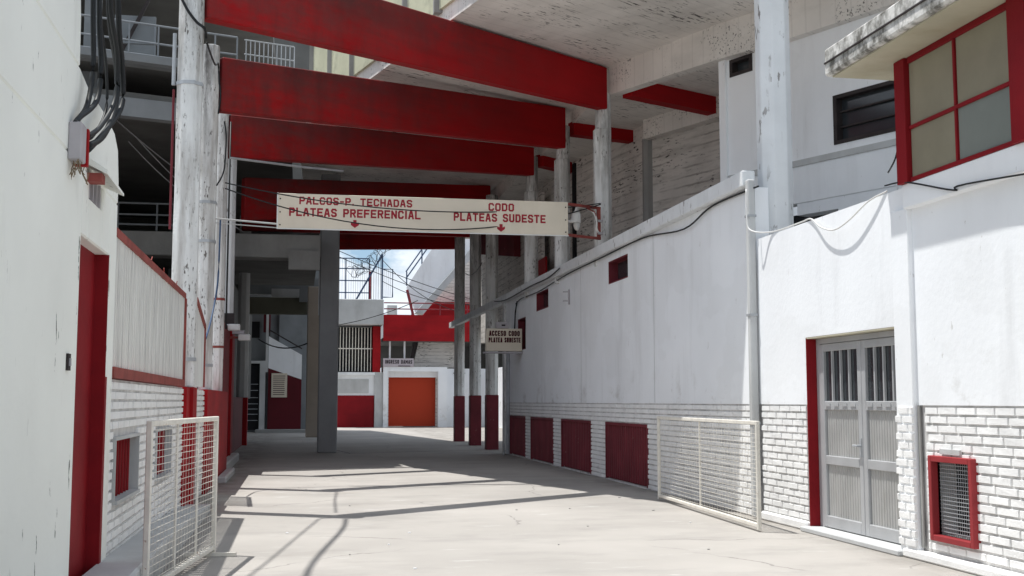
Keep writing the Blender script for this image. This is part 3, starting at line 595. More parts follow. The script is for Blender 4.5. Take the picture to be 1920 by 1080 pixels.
for (a, b2, hn) in ((mid+.006, 12.695, 1), (10.745, mid-.006, 0)):
    d = MB(); st = .085
    d.box(XD-.035, XD+.02, a, a+st, .07, 2.155).box(XD-.035, XD+.02, b2-st, b2, .07, 2.155)
    for z0, z1 in ((.07, .2), (.78, .88), (1.40, 1.50), (2.07, 2.155)): d.box(XD-.035, XD+.02, a+st, b2-st, z0, z1)
    lf = d.build('door_leaf', 'alu', T, bevel=.006)
    rr = MB(); n = 14; wst = (b2-a-2*st)/n
    for z0, z1 in ((.2, .78), (.88, 1.40)):
        for k in range(n):
            y = a+st+k*wst; rr.hexa([(XD+.01, y, z0), (XD+.01, y+wst, z0), (XD-.004, y+wst*.8, z0), (XD-.004, y+wst*.2, z0)], [(XD+.01, y, z1), (XD+.01, y+wst, z1), (XD-.004, y+wst*.8, z1), (XD-.004, y+wst*.2, z1)])
    rr.build('ribbed_panel', 'aluribs', lf)
    MB().box(XD, XD+.01, a+st, b2-st, 1.50, 2.07).build('glass', 'glass', lf)
    br = MB()
    for k in range(1, 4): y = a+st+k*(b2-a-2*st)/4; br.box(XD-.03, XD-.004, y-.014, y+.014, 1.50, 2.07)
    for k in range(4): y = a+st+(k+.5)*(b2-a-2*st)/4; br.box(XD-.045, XD-.035, y-.06, y+.06, 1.44, 1.475)
    br.build('bars', 'alu', lf)
    if hn: MB().tube([(XD-.035, a+.03, 1.02), (XD-.085, a+.03, 1.02), (XD-.085, a+.13, 1.02)], .012, 6).box(XD-.045, XD-.035, a+.012, a+.05, .9, 1.1).build('handle', 'galv', lf)
# vent
fm = MB().box(5.80, 5.90, VH[0]-.055, VH[0], VH[2]-.055, VH[3]+.055).box(5.80, 5.90, VH[1], VH[1]+.055, VH[2]-.055, VH[3]+.055).box(5.80, 5.90, VH[0], VH[1], VH[3], VH[3]+.055).box(5.80, 5.90, VH[0], VH[1], VH[2]-.055, VH[2])
vt = fm.build('vent_grille', mat('vent_red', (.29, .03, .035), .55, .12, 3, bump=.05), T, bevel=.006)
MB().box(6.06, 6.09, VH[0]-.05, VH[1]+.05, VH[2]-.05, VH[3]+.05).build('void', 'dark', vt)
gm = MB(); z = VH[2]+.03
while z < VH[3]: gm.tube([(5.89, VH[0], z), (5.89, VH[1], z)], .0045, 4); z += .036
y = VH[0]+.02
while y < VH[1]: gm.tube([(5.897, y, VH[2]), (5.897, y, VH[3])], .0035, 4); y += .036
gm.build('mesh', 'galv', vt)
MB().box(5.83, 5.86, 9.62, 9.95, 1.012, 1.06).build('cement_patch', 'conc_pale', T)
MB().box(6.1, 13, 4, 14.5, 3.2, 3.4).build('roof', 'conc', T)

# ------------------------------------------------------------------ kiosk on top of the doorway wall
T = thing('ticket_booth', 'raised booth with red framed khaki panes under a stained concrete slab', 'booth', (5.8, 8, 3.6))
KX = 5.75
MB().box(5.82, 8.0, 4, 10.38, 3.61, 4.78).build('body', 'conc', T)
f = MB().box(KX-.03, KX+.06, 10.17, 10.36, 3.60, 4.82)
f.box(KX-.03, KX+.06, 8.26, 8.50, 3.60, 4.82).box(KX-.03, KX+.06, 6.2, 6.5, 3.6, 4.82)
for a, b2 in ((8.50, 10.16), (6.5, 8.2)):
    f.box(KX, KX+.05, a, b2, 4.76, 4.82).box(KX, KX+.05, a, b2, 3.6, 3.64).box(KX, KX+.045, a, b2, 4.11, 4.145)
    m0 = b2-.80 if a > 8 else a+.8
    f.box(KX+.002, KX+.044, m0-.015, m0+.015, 3.64, 4.11).box(KX+.002, KX+.044, m0-.015, m0+.015, 4.145, 4.76)
f.build('window_frame', 'red_door', T, bevel=.005)
for a, b2, z0, z1, mm in ((9.38, 10.16, 4.13, 4.76, 'frost'), (9.38, 10.16, 3.62, 4.12, 'frost'), (8.5, 9.34, 4.13, 4.76, 'frost'), (8.5, 9.34, 3.62, 4.12, 'frost_green'), (6.5, 8.2, 3.62, 4.76, 'frost_green')):
    MB().box(KX+.025, KX+.035, a, b2, z0, z1).build('pane', mm, T)
sl = MB().box(5.3, 8.4, 4, 11.0, 4.84, 5.13).build('roof_slab', 'slabedge', T, bevel=.02)
MB().box(5.36, 8.3, 4, 10.94, 4.822, 4.838).build('slab_underside', 'slabunder', sl)
MB().box(5.285, 5.298, 4, 10.98, 4.965, 4.98).build('groove', 'darkframe', sl)

# ------------------------------------------------------------------ mesh gates
def gate(p, q, z0, z1, label, mids, foot=True, group='steel mesh gates', step=.055, vstep=.11):
    p, q = Vector(p), Vector(q); dv = q-p; Lh = dv.length; d = dv/Lh
    T = thing('mesh_gate', label, 'gate', (p.x, p.y, 0), group)
    at = lambda t, z: (p.x+d.x*t, p.y+d.y*t, z)
    f = MB(); w = .045
    for t in (0, Lh): f.bar(at(t-.022, z0), at(t+.022, z0), .045, z1-z0)
    f.bar(at(.022, z1-.045), at(Lh-.022, z1-.045), .045, .045); f.bar(at(.022, z0+.03), at(Lh-.022, z0+.03), .045, .045)
    f.build('frame', 'wire', T, bevel=.006)
    m = MB(); z = z0+.1
    while z < z1-.06: m.tube([at(.02, z), at(Lh*.33, z+random.uniform(-.006, .006)), at(Lh*.66, z+random.uniform(-.006, .006)), at(Lh-.02, z)], .0031, 4); z += step
    t = .1
    while t < Lh-.05: m.tube([at(t, z0+.06), at(t, z1-.04)], .0016, 4); t += vstep
    m.build('mesh', 'wire', T)
    k = MB()
    for f_ in mids: k.tube([at(Lh*f_, z0+.05), at(Lh*f_, z1-.03)], .012, 6)
    split(k, 'upright', 'wire', T)
    if foot:
        fo = MB(); n = Vector((-d.y, d.x))
        for t in (Lh-.15,): a = Vector(at(t, 0)[:2]); fo.bar((a.x-n.x*.25, a.y-n.y*.25, .003), (a.x+n.x*.25, a.y+n.y*.25, .003), .05, .035)
        fo.build('foot', 'wire', T)
    return T
gate((-1.12, 9.35), (-.80, 11.95), .02, 1.35, 'near mesh gate standing at the left, closest to the camera', (.36, .68))
gate((5.24, 12.85), (5.42, 17.2), .02, 1.27, 'cream mesh gate propped against the white brick wall on the right', (.52,), False, step=.05)

# ------------------------------------------------------------------ signboard across the street
SY = 21.8
T = thing('signboard', 'long cream signboard hung across the street with red lettering and arrows', 'sign', (2.3, SY, 4.69))
MB().box(-.45, 5.09, SY, SY+.05, 4.69, 5.355).build('board', 'board', T, bevel=.006)
MB().box(-.46, 5.10, SY-.012, SY-.002, 4.68, 4.70).box(-.46, -.435, SY-.012, SY-.002, 4.70, 5.36).build('edge_strip', 'camwhite', T)
sx = lambda px: -.45+(px-521)/544*5.54
for s_, a, b2, z0, z1 in (('PALCOS-P. TECHADAS', 559, 768, 5.155, 5.30), ('PLATEAS PREFERENCIAL', 541, 784, 4.93, 5.09), ('CODO', 910, 961, 5.135, 5.29), ('PLATEAS SUDESTE', 844, 1022, 4.925, 5.085)):
    text_mesh(s_, sx(a), sx(b2), z0, z1, SY-.001, 'lettering', 'letter', T)
for px in (661.5, 935):
    c = sx(px); MB().prismy([(c-.03, 4.885), (c+.03, 4.885), (c+.03, 4.82), (c+.075, 4.84), (c+.075, 4.79), (c, 4.735), (c-.075, 4.79), (c-.075, 4.84), (c-.03, 4.82)], SY-.007, SY-.001).build('arrow', 'letter', T)
sc = MB()
for x in (-.40, 5.04):
    for z in (4.76, 5.0, 5.25): sc.tube([(x, SY-.012, z), (x, SY, z)], .014, 6)
split(sc, 'screw', 'darkframe', T)
MB().bar((5.05, SY+.08, 5.31), (5.86, SY+.5, 5.31), .05, .05).bar((5.05, SY+.08, 4.70), (5.86, SY+.5, 4.70), .05, .05).bar((5.8, SY+.48, 4.7), (5.86, SY+.5, 4.7), .05, .62).tube([(5.55, SY+.34, 5.31), (5.72, SY+.42, 5.25), (5.8, SY+.47, 5.05)], .02, 6).build('bracket', 'rust_trim', T)
split(MB().tube([(-1.6, SY-.3, 4.80), (-.4, SY+.08, 4.78)], .016, 6).tube([(-1.6, SY-.3, 4.72), (-.4, SY+.08, 4.71)], .010, 6), 'tie_rod', 'conc_pale', T)

T = thing('security_camera', 'white dome security camera on a curved arm below the sign bracket', 'camera', (5.8, 22.3, 4.9))
MB().tube(smoothpath([(5.86, 22.3, 4.82), (5.78, 22.25, 4.9), (5.77, 22.25, 5.12), (5.68, 22.22, 5.26), (5.5, 22.2, 5.33), (5.38, 22.2, 5.32)]), .022, 8).build('arm', 'camwhite', T, smooth=True)
split(MB().box(5.8, 5.9, 22.2, 22.3, 4.80, 4.84).box(5.8, 5.9, 22.2, 22.3, 5.05, 5.09), 'mount', 'boxgrey', T)
MB().tube([(5.36, 22.2, 5.35), (5.36, 22.2, 5.25), (5.35, 22.2, 5.2), (5.34, 22.2, 5.08), (5.33, 22.2, 5.03)], [.03, .05, .085, .1, .11], 14).prism([(5.33, 22.1), (5.1, 22.15), (5.1, 22.25), (5.33, 22.3)], 5.02, 5.05).build('housing', 'camwhite', T, smooth=False)
MB().tube([(5.36, 22.2, 5.03), (5.36, 22.2, 4.96), (5.36, 22.2, 4.90), (5.36, 22.2, 4.86)], [.075, .072, .055, .02], 14).build('dome', 'domeglass', T, smooth=True)

T = thing('access_sign', 'small cream box sign reading ACCESO CODO at the end of the white wall', 'sign', (5.4, 30.5, 2.8))
MB().box(4.86, 5.83, 30.42, 30.6, 2.82, 3.42).build('box', 'board', T, bevel=.01)
text_mesh('ACCESO CODO', 4.93, 5.77, 3.22, 3.36, 30.415, 'lettering', 'letter_dark', T)
text_mesh('PLATEA SUDESTE', 4.92, 5.79, 3.05, 3.18, 30.415, 'lettering', 'letter_dark', T)
MB().box(4.8, 5.84, 30.40, 30.62, 2.76, 2.80).build('shelf', 'boxgrey', T)
T = thing('meter_box', 'small grey box on top of the ACCESO CODO sign', 'box', (5.3, 30.55, 3.43))
MB().box(5.14, 5.48, 30.45, 30.65, 3.425, 3.60).build('case', 'boxgrey', T, bevel=.01)
MB().box(5.28, 5.38, 30.44, 30.449, 3.49, 3.53).build('plate', 'darkframe', T)
T = MB().tube([(5.80, 32.4, .02), (5.80, 32.4, 2.9)], .05, 8).tube([(5.74, 32.7, .3), (5.70, 32.4, .05), (5.6, 31.9, .02)], .02, 6).build('conduit', 'galv')
tag(setorigin(T, (5.8, 32.4, 0)), 'grey conduit pipe at the far end of the white wall', 'pipe')

# floodlights
for i, (x, y, z) in enumerate([(-1.62, 27.6, 3.12), (-1.42, 28.4, 2.93)]):
    T = thing('floodlight', ['dark topped floodlight clamped above the red wall, the upper one', 'smaller pale floodlight clamped just below the upper floodlight'][i], 'floodlight', (x, y, z), 'floodlights above the red wall')
    MB().box(x-.16, x+.12, y-.1, y+.1, z+.16, z+.40 if i == 0 else z+.24).build('housing', 'darkframe' if i == 0 else 'boxgrey', T)
    MB().box(x-.02, x+.26, y-.12, y+.06, z, z+.15).build('lamp_head', 'camwhite', T, bevel=.015)
    MB().box(x-.22, x-.02, y-.05, y+.05, z+.05, z+.1).build('bracket', 'rust_trim', T)

# ------------------------------------------------------------------ centre columns
T = thing('column', 'wide dark grey column standing free in the middle of the street', 'column', (.83, 34.6, 0))
MB().box(.55, 1.11, 34.4, 34.95, 0, 8.2).build('shaft', 'greycol', T, bevel=.03)
MB().tube([(.53, 34.38, 4.0), (.53, 34.38, 6.4)], .015, 5).build('conduit', 'galv', T)
T = thing('column', 'tan column behind the free standing grey one', 'column', (.55, 49.6, 0))
MB().box(.30, .98, 49.4, 50, 0, 6.3).build('shaft', 'tan', T, bevel=.03)

# ------------------------------------------------------------------ left grandstand
T = thing('grandstand', 'shadowy concrete grandstand with railings behind the left columns', 'grandstand', (-6, 34, 0))
f0, f1 = (-14, 24.0), (-.22, 28.3)
def deck(z0, z1, back=45.0, dx=0): return [(f0[0], f0[1]), (f1[0], f1[1]), (f1[0], back), (-14, back)]
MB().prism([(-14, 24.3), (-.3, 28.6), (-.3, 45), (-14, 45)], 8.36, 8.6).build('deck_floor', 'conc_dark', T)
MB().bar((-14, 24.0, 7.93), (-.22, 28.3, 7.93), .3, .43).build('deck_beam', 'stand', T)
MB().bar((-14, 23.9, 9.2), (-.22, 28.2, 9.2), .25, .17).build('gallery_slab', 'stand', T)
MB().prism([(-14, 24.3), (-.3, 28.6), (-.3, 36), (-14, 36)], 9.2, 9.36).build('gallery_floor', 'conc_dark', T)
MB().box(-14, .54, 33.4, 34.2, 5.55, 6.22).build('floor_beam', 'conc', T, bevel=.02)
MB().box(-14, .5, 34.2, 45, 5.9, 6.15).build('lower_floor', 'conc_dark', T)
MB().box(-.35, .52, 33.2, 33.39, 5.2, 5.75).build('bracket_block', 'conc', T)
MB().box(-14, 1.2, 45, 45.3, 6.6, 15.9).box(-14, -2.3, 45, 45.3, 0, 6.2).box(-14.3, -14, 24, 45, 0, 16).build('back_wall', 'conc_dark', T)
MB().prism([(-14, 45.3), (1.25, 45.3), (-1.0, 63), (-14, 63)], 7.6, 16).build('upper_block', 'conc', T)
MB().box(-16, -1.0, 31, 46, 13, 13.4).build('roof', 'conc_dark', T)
def lrp(t, z): return (f0[0]+(f1[0]-f0[0])*t, f0[1]+(f1[1]-f0[1])*t+.05, z)
rg = MB()
for z in (9.75, 10.18): rg.tube([lrp(0, z), lrp(.90, z)], .025, 6)
rg.tube([lrp(.0, 9.45), lrp(.9, 9.45)], .02, 6)
for t in [i/22 for i in range(20)]+[.90]: rg.tube([lrp(t, 9.37), lrp(t, 10.18)], .022, 6)
rg.build('railing', 'stand_rail', T)
rg = MB()
for t in [.915+.0075*i for i in range(12)]: rg.tube([lrp(t, 9.42), lrp(t, 10.15)], .014, 5)
for z in (9.45, 9.8, 10.15): rg.tube([lrp(.912, z), lrp(.997, z)], .018, 6)
rg.build('barred_panel', 'galv', T)
rg = MB()
for z in (6.42, 6.7, 7.02): rg.tube([(-8, 33.55, z), (-1.9, 33.55, z)], .028, 6)
for x in (-5.05, -4.0, -3.1, -2.2): rg.tube([(x, 33.55, 6.2), (x, 33.55, 7.0)], .028, 6)
rg.build('railing', 'stand_rail', T)
rg = MB()
for x, w_, y in ((-4.95, .34, 28.0), (-3.9, .9, 40.0), (-6.8, .8, 40), (-3.2, .5, 44.4)): rg.box(x-w_/2, x+w_/2, y, y+w_, 0, 13 if y < 30 else 8.3)
split(rg, 'post', 'stand', T)
MB().hexa([(-5.2, 34, 5.6), (-4.7, 34, 5.6), (-4.7, 34.6, 5.6), (-5.2, 34.6, 5.6)], [(-3.6, 44, 8.3), (-3.1, 44, 8.3), (-3.1, 44.6, 8.3), (-3.6, 44.6, 8.3)]).build('raking_beam', 'conc', T)
MB().box(-4.75, -3.75, 30, 30.1, 10.05, 11.25).build('screen_panel', 'stand', T)
MB().box(-4.45, -3.45, 27.9, 28.0, 9.9, 9.94).tube([(-3.5, 27.95, 9.37), (-3.5, 27.95, 10.35)], .03, 6).build('side_rail', 'stand_rail', T)
MB().bar((-4.9, 29.9, 9.4), (-3.9, 29.9, 11.6), .05, .2).build('brace', 'darkframe', T)
MB().tube([(-3.0, 44.9, 6.3), (-3.0, 44.9, 7.9)], .05, 6).box(-4.3, -3.4, 44.8, 44.95, 6.3, 8.0).build('door_frame', 'conc', T)

# ------------------------------------------------------------------ dark passage below the left stand
T = thing('passage_wall', 'dark passage end wall with a doorway, stair and maroon dado under the left stand', 'wall', (-.8, 58, 0))
PY = 58
MB().box(-5, 1.9, PY+.6, PY+.8, 0, 9.5).build('wall', 'stand', T)
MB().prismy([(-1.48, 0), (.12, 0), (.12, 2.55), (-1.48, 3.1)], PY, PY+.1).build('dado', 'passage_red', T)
MB().prismy([(-1.48, 3.1), (.12, 2.55), (.12, 3.75), (-1.48, 4.65)], PY-.02, PY+.3).build('stair_parapet', 'plaster', T)
MB().box(-1.0, .12, PY+.3, PY+.5, 3.7, 6.0).build('stair_wall', 'stand', T)
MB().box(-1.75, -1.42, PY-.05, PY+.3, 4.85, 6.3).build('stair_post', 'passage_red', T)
MB().tube([(-1.45, PY-.1, 4.95), (.12, PY-.1, 4.05)], .035, 5).tube([(-1.45, PY-.1, 4.65), (-1.45, PY-.1, 4.95)], .03, 5).build('stair_rail', 'darkframe', T)
MB().box(-1.62, -1.5, PY-.1, PY+.1, 2.9, 6.3).build('stair_pole', 'conc_pale', T)
fr = MB().box(-1.88, -1.62, PY-.1, PY+.25, .1, 3.45).box(-2.6, -1.88, PY-.1, PY+.25, 3.32, 3.45).build('door_frame', 'conc_pale', T)
dd = MB().box(-2.55, -1.88, PY+.05, PY+.1, .1, 3.32)
dd.build('door', 'dark', T)
k = MB()
for z in (.55, .85, 1.1, 1.35, 1.65, 2.0, 2.3): k.box(-2.5, -1.95, PY+.02, PY+.045, z, z+.03)
split(k, 'door_bar', 'galv', T)
MB().box(-2.45, -1.95, PY+.55, PY+.598, 4.6, 5.4).build('window', 'dark', T)
MB().box(-3, .9, 50.0, 50.6, 6.0, 6.7).build('cross_beam', 'stand', T)
MB().box(-3, .29, 49.0, 49.5, 5.1, 5.78).build('cross_beam', 'olive', T)
MB().box(-.05, .29, 48.7, 48.98, 5.6, 6.15).build('bracket_block', 'stand', T)
MB().box(-1.2, .1, 49.6, 49.9, 5.85, 6.2).build('pale_beam', 'conc_pale', T)
MB().box(-3, .8, 47, 47.3, 6.9, 7.6).build('dark_beam', 'conc_dark', T)
MB().box(-2.0, .6, 56.5, 57.95, 0, .14).build('step', 'conc', T)
T = thing('notice_board', 'pale notice sheet with faint printed lines on the maroon dado', 'notice', (-.95, 57.97, 1.7))
MB().box(-1.32, -.57, 57.94, 57.99, 1.68, 2.85).build('sheet', 'board', T)
k = MB()
for i in range(10): k.box(-1.24, -.66-random.uniform(0, .06), 57.93, 57.938, 2.7-i*.1, 2.73-i*.1)
k.build('printing', 'letter_dark', T)

# ------------------------------------------------------------------ far buildings
T = thing('gatehouse', 'white building with barred window and maroon base beyond the street', 'building', (3.4, 67.5, 0))
MB().box(1.6, 4.28, 67.5, 69, 1.82, 3.15).box(1.6, 4.6, 68.6, 69.0, 3.15, 5.85).box(1.6, 2.1, 67.5, 68.6, 3.15, 5.8).build('wall', 'plaster', T)
MB().box(1.5, 4.72, 66.9, 70, 5.86, 7.32).build('parapet', 'conc_pale', T, bevel=.03)
MB().box(1.6, 4.26, 67.45, 69, 0, 1.82).build('painted_base', 'red_door', T)
MB().box(4.28, 4.75, 67.35, 69, 0, 3.15).build('corner_pier', 'conc_pale', T)
MB().box(4.16, 4.6, 67.4, 68.6, 3.15, 5.8).build('side_strip', 'red', T)
MB().box(1.6, 4.28, 67.3, 67.49, 2.98, 3.14).build('ledge', 'plaster', T)
MB().box(1.7, 3.95, 67.46, 67.495, 1.95, 2.75).build('panel', 'conc_pale', T)
k = MB().box(2.1, 4.15, 68.3, 68.4, 3.18, 5.78).build('window', 'dark', T)
m = MB()
for i in range(12): m.tube([(2.12+i*.175, 67.6, 3.2), (2.12+i*.175, 67.6, 5.75)], .028, 5)
m.box(2.1, 4.15, 67.58, 67.62, 4.48, 4.54).build('bars', 'wire', k)
# security screens on its roof
T = thing('security_screen', 'steel bar screen with slanted brace on the gatehouse roof', 'screen', (3.4, 67.6, 7.32))
m = MB()
for z in (7.75, 8.45, 9.15, 9.75): m.tube([(1.6, 67.6, z), (3.9, 67.6, z)], .035, 5)
for x in (2.55, 3.9): m.tube([(x, 67.6, 7.32), (x, 67.6, 9.75)], .035, 5)
m.tube([(3.15, 67.5, 7.3), (4.65, 67.5, 10.0)], .055, 5).tube([(4.65, 67.5, 7.3), (4.65, 67.5, 10.0)], .055, 5)
m.build('frame', 'blue', T)
m = MB()
for i in range(18): m.tube([(1.7+i*.13, 67.62, 7.35), (1.7+i*.13, 67.62, 9.7)], .012, 4)
for i in range(5): m.tube([(4.05+i*.13, 67.62, 7.35), (4.05+i*.13, 67.62, 9.0+i*.18)], .02, 4)
m.build('bars', 'galv', T)
MB().box(3.92, 4.02, 67.5, 67.7, 7.32, 9.0).build('post', 'redpost', T)
T = thing('security_screen', 'small blue framed bar panel right of the slanted brace', 'screen', (4.95, 68, 7.4))
MB().tube([(4.75, 68, 9.2), (5.3, 68, 9.2), (5.3, 68, 7.55), (4.75, 68, 7.55)], .04, 5).build('frame', 'blue', T)
m = MB()
for i in range(4): m.tube([(4.8+i*.12, 68, 7.6), (4.8+i*.12, 68, 9.15)], .014, 4)
m.build('bars', 'galv', T)
rz = MB(); pts = []
for i in range(150):
    a = i*.55; t = i/150; c = Vector((2.9+t*1.9, 67.5, 9.0+max(0, t-.25)*1.9)); r = .32+.1*math.sin(i*1.7)
    pts.append(c+Vector((r*math.cos(a)*.8+.1*math.sin(i*.9), .25*math.sin(a*.5), r*math.sin(a))))
rz.tube(pts, .016, 4)
tag(setorigin(rz.build('razor_wire', 'darkframe'), (3.4, 67.5, 9)), 'tangled coil of razor wire above the gatehouse screen', 'razor wire')

T = thing('gate_building', 'low white surround with wide orange gate at the end of the street', 'building', (6.5, 67.5, 0))
MB().box(4.76, 5.03, 67.2, 70, 0, 3.2).box(7.93, 8.45, 67.2, 70, 0, 3.2).box(4.76, 8.45, 67.2, 70, 3.2, 3.46).box(5.03, 7.93, 67.6, 70, 2.87, 3.2).build('surround', 'plaster', T)
MB().box(5.03, 5.1, 67.6, 68, 0, 2.87).box(7.84, 7.93, 67.6, 68, 0, 2.87).build('inner_jamb', 'boardwall', T)
gt = MB().box(5.1, 7.84, 67.9, 68, .05, 2.87)
gt.build('gate', 'orange', T)
T = thing('entrance_sign', 'small pale sign reading INGRESO DAMAS above the orange gate', 'sign', (5.6, 67.2, 3.5))
MB().box(4.74, 6.5, 67.15, 67.22, 3.47, 3.95).build('board', mat('mauve_sign', (.48, .43, .46), .7, .05, 2, bump=0), T)
text_mesh('INGRESO DAMAS', 4.84, 6.42, 3.64, 3.86, 67.148, 'lettering', 'ink', T)
MB().box(5.6, 6.3, 67.13, 67.148, 3.49, 3.53).build('second_line', 'ink', T)
T = thing('low_wall', 'sunlit low white wall right of the orange gate, seen between the columns', 'wall', (10, 68, 0))
MB().box(8.45, 16, 68, 68.4, 0, 3.4).box(11.2, 11.5, 62, 68, 0, 3.4).build('wall', 'plaster', T)
MB().box(8.9, 9.6, 67.9, 67.98, 3.1, 3.16).build('ledge', 'conc', T)
T = thing('balcony', 'wide red balcony with thin railing above the orange gate', 'balcony', (8, 67, 4.95))
MB().box(4.73, 18, 67.0, 67.3, 4.95, 6.46).build('parapet', 'red', T)
MB().box(4.73, 18, 67.3, 74, 4.95, 5.15).build('floor', 'conc_dark', T)
MB().box(4.73, 18, 73.7, 74, 0, 4.95).build('back_wall', 'conc_dark', T)
m = MB()
for z in (6.8, 7.15): m.tube([(4.75, 67.1, z), (14, 67.1, z)], .035, 5)
for x in (6.35, 8.0, 9.6, 11.5): m.tube([(x, 67.1, 6.46), (x, 67.1, 7.15)], .035, 5)
m.build('railing', 'redpost', T)
m = MB()
for x in (5.15, 6.0): m.box(x-.05, x+.05, 67.6, 67.7, 3.5, 4.95)
split(m, 'post', 'plaster', T)
MB().prismy([(6.55, 3.46), (9.2, 3.46), (9.2, 4.95), (6.9, 4.95)], 68.5, 69).build('stair_underside', 'boardwall', T)
MB().prismy([(6.3, 3.46), (6.5, 3.46), (6.85, 4.95), (6.6, 4.95)], 68.4, 69).build('stair_edge', 'darkframe', T)

T = thing('far_grandstand', 'raked end of a white grandstand rising to the right against the sky', 'grandstand', (9, 74, 6))
k = 74/67.5
def fp(px, py): return ((4.72+(px-718)/139*4.31)*k, 1.5+((1.5+(752-py)*.0315)-1.5)*k*.985)
def pf(*a): return [fp(*p) for p in a]
MB().prismy(pf((762, 538), (779, 586), (862, 490), (900, 440), (900, 340), (812, 460)), 74, 74.4).build('side_panel', 'plaster', T)
MB().prismy(pf((779, 587), (793, 590), (900, 462), (900, 441), (862, 491)), 73.8, 75).build('panel_edge', 'conc_pale', T)
MB().prismy(pf((793, 590), (960, 590), (960, 440), (900, 463)), 76, 80).build('underside', 'boardwall', T)
MB().prismy(pf((797, 590), (960, 590), (960, 562), (812, 562)), 75.4, 75.9).build('lower_wall', 'red', T)
m = MB(); P1 = fp(762, 536); P2 = fp(830, 437)
for dz in (.45, .9): m.tube([(P1[0]-.05, 74.1, P1[1]+dz), (P2[0]-.05, 74.1, P2[1]+dz)], .045, 5)
for t in (0, .42, .8): m.tube([(P1[0]+(P2[0]-P1[0])*t, 74.1, P1[1]+(P2[1]-P1[1])*t), (P1[0]+(P2[0]-P1[0])*t, 74.1, P1[1]+(P2[1]-P1[1])*t+.9)], .045, 5)
m.build('railing', 'blue', T)
P3 = fp(778, 592); MB().tube([(P1[0], 73.7, P1[1]-.3), (P3[0], 73.7, P3[1]-.6)], .09, 6).build('post', 'redpost', T)
T = MB().box(4, 9, 95, 100, 0, 8.2).box(7, 7.8, 95, 96, 8.2, 9.3).build('distant_building', 'conc_pale'); tag(setorigin(T, (6, 97, 0)), 'pale distant block just visible over the red balcony', 'building')

# ------------------------------------------------------------------ cables
def cable(pts, r, label, m='cable', name='cable'):
    tag(setorigin(MB().tube(pts, r, 5).build(name, m, smooth=True), pts[0]), label, 'cable', 'loose cables strung over the street')
cable(sag((-1.35, 20.9, 5.35), (5.85, 22.2, 5.42), .33, 24), .012, 'upper black wire drooping across the front of the long signboard')
cable(sag((-1.35, 20.9, 5.25), (5.85, 22.2, 5.40), .62, 24), .012, 'lower black wire drooping across the lettering of the long signboard')
cable(smoothpath([(-1.80, 16.62, 7.35), (-1.73, 16.53, 7.17), (-1.63, 16.50, 6.98), (-1.50, 16.52, 6.82), (-1.40, 16.52, 6.74), (-1.40, 16.9, 6.72)]), .022, 'thick dark cable twisting across the top of the nearest left column')
cable(smoothpath([(-1.42, 17.2, 6.74), (-1.45, 19.2, 7.0), (-1.52, 20.9, 7.5), (-1.50, 20.98, 7.2), (-1.47, 20.97, 6.95), (-1.5, 20.95, 6.6)]), .016, 'cable running from the nearest left column to the stained second one')
cable(smoothpath([(-1.40, 21.1, 6.5), (-1.36, 21.05, 6.2), (-1.38, 21.0, 5.6), (-1.5, 20.95, 5.3)]), .014, 'dark wire running down the stained second column')
cable(smoothpath([(-1.42, 21.0, 4.7), (-1.44, 21.0, 3.6), (-1.5, 20.5, 2.9), (-1.5, 19.4, 2.5)]), .016, 'bluish wire hanging loose along the second left column', 'blue')
cable([(-1.52, 24.9, 3.0), (-1.52, 24.9, 7.4)], .02, 'straight dark wire down the third left column')
cable(smoothpath([(-2.3, 5, 7.9), (-2.1, 9.5, 7.5), (-2.0, 12, 7.35), (-1.62, 15.2, 7.45), (-1.6, 16.5, 7.7)]), .03, 'long cable running high above the left wall to the first column')
cable(smoothpath([(-3.0, 5, 7.9), (-2.7, 10, 7.4), (-2.3, 13, 7.3), (-1.9, 16.6, 7.6)]), .016, 'second high cable behind the cream wall, leading to the first column')
cable(smoothpath([(5.83, 14.1, 4.28), (5.82, 15.8, 4.30), (5.80, 17.0, 4.14), (5.82, 19.2, 4.31), (5.80, 22, 4.30), (5.80, 25.0, 4.29), (5.80, 28, 4.20), (5.80, 30.3, 4.22), (5.80, 31.2, 4.15)]), .014, 'black cable clipped under the coping of the long white wall')
cable(smoothpath([(5.68, 25.2, 4.45), (5.68, 26.5, 4.36), (5.68, 28.6, 4.37), (5.68, 32.0, 4.33), (5.68, 34.0, 4.45)]), .016, 'thin black cable looping over the coping rail near the small windows')
cable([(5.80, 31.0, 4.2), (5.79, 31.2, 3.9), (5.79, 31.3, 3.45)], .02, 'black cable dropping from the coping to the small box sign')
cable(smoothpath([(5.70, 14.19, 4.25), (5.69, 14.17, 3.9), (5.71, 14.1, 3.70), (5.84, 13.7, 3.625), (5.86, 12.9, 3.625), (5.83, 12.55, 3.61), (5.785, 12.2, 3.46), (5.775, 11.85, 3.38), (5.775, 11.5, 3.43), (5.80, 11.1, 3.57), (5.85, 10.8, 3.625)]), .010, 'pale conduit sagging in a loop along the top of the doorway wall', 'camwhite')
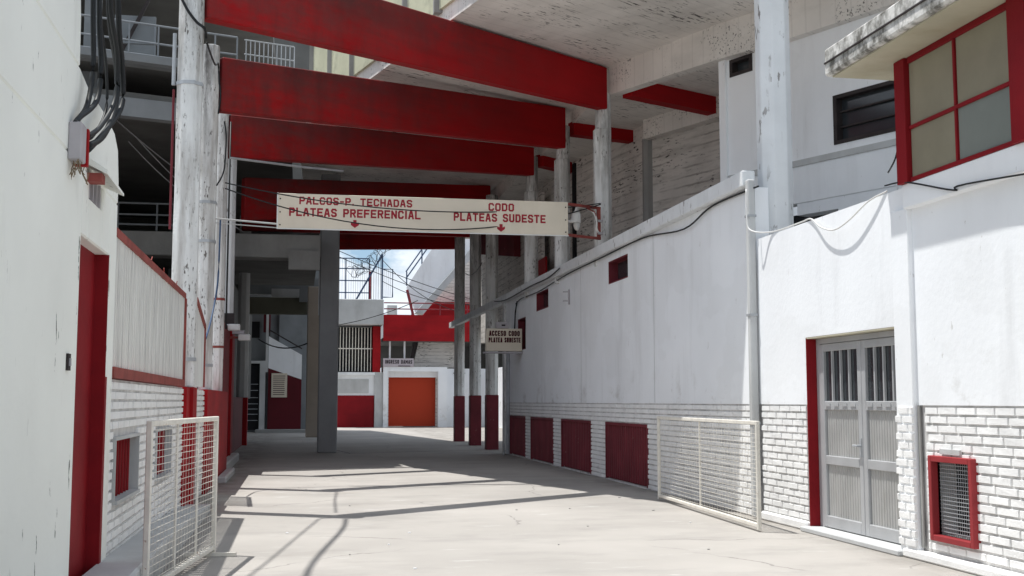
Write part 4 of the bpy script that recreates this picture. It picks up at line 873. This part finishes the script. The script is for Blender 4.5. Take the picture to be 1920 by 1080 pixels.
cable(smoothpath([(5.72, 10.6, 3.64), (5.73, 10.2, 3.60), (5.74, 9.4, 3.38), (5.74, 9.2, 3.40), (5.74, 7, 3.2)]), .009, 'thin black wire along the white band beneath the booth')
cable(smoothpath([(5.9, 10.6, 4.15), (5.9, 10.7, 3.95), (5.95, 10.95, 3.85)]), .009, 'short curled wire left of the booth window frame')
for i, (p, q, s_) in enumerate([((-6, 30, 10.5), (-1.6, 33, 6.2), .5), ((-6, 31, 10.2), (-1.8, 33, 6.4), .6), ((-6, 27, 9.6), (-1.9, 33, 6.9), .3)]):
    cable(sag(p, q, s_), .016, ['leftmost pale wire slanting down inside the left stand', 'middle pale wire slanting down inside the left stand', 'shortest pale wire slanting down inside the left stand'][i], 'galv')
for i, (p, q, s_) in enumerate([((1.2, 60, 9.5), (12, 66, 6.8), .3), ((1.2, 60, 9.2), (12, 66, 6.4), .3), ((4.65, 67, 9.6), (9, 66, 6.6), .5), ((4.6, 67, 8.4), (9.5, 64, 6.9), .4), ((1.3, 62, 5.4), (6, 60, 6.7), .2)]):
    cable(sag(p, q, s_), .02, ['upper of the parallel wires crossing the sky opening', 'lower of the parallel wires crossing the sky opening', 'slack wire from the roof brace towards the far stand', 'wire curving below the small blue framed panel', 'thick wire rising across the gatehouse parapet'][i])
cable(sag((-1.9, 56, 4.4), (.3, 49.3, 3.9), .3), .03, 'cable drooping across the stair in the dark passage')
cable(sag((5.3, 34, 5.6), (6.2, 44, 6.4), .2), .014, 'wire slanting between the three maroon based columns')
# small bits on the ground
for i in range(16):
    x, y = random.uniform(-.4, 5.2), random.uniform(9.5, 18); r = random.uniform(.008, .022)
    o = MB().prism([(x+r*math.cos(a)*random.uniform(.7, 1.2), y+r*math.sin(a)*random.uniform(.7, 1.2)) for a in [k*1.2566 for k in range(5)]], 0.001, .008).build('pebble', 'conc' if i % 3 else 'plaster')
    tag(setorigin(o, (x, y, 0)), 'tiny loose pebble lying on the sunlit paving', 'pebble', 'pebbles on the paving')
for o in list(bpy.data.objects):
    if '_b' in o: del o['_b']
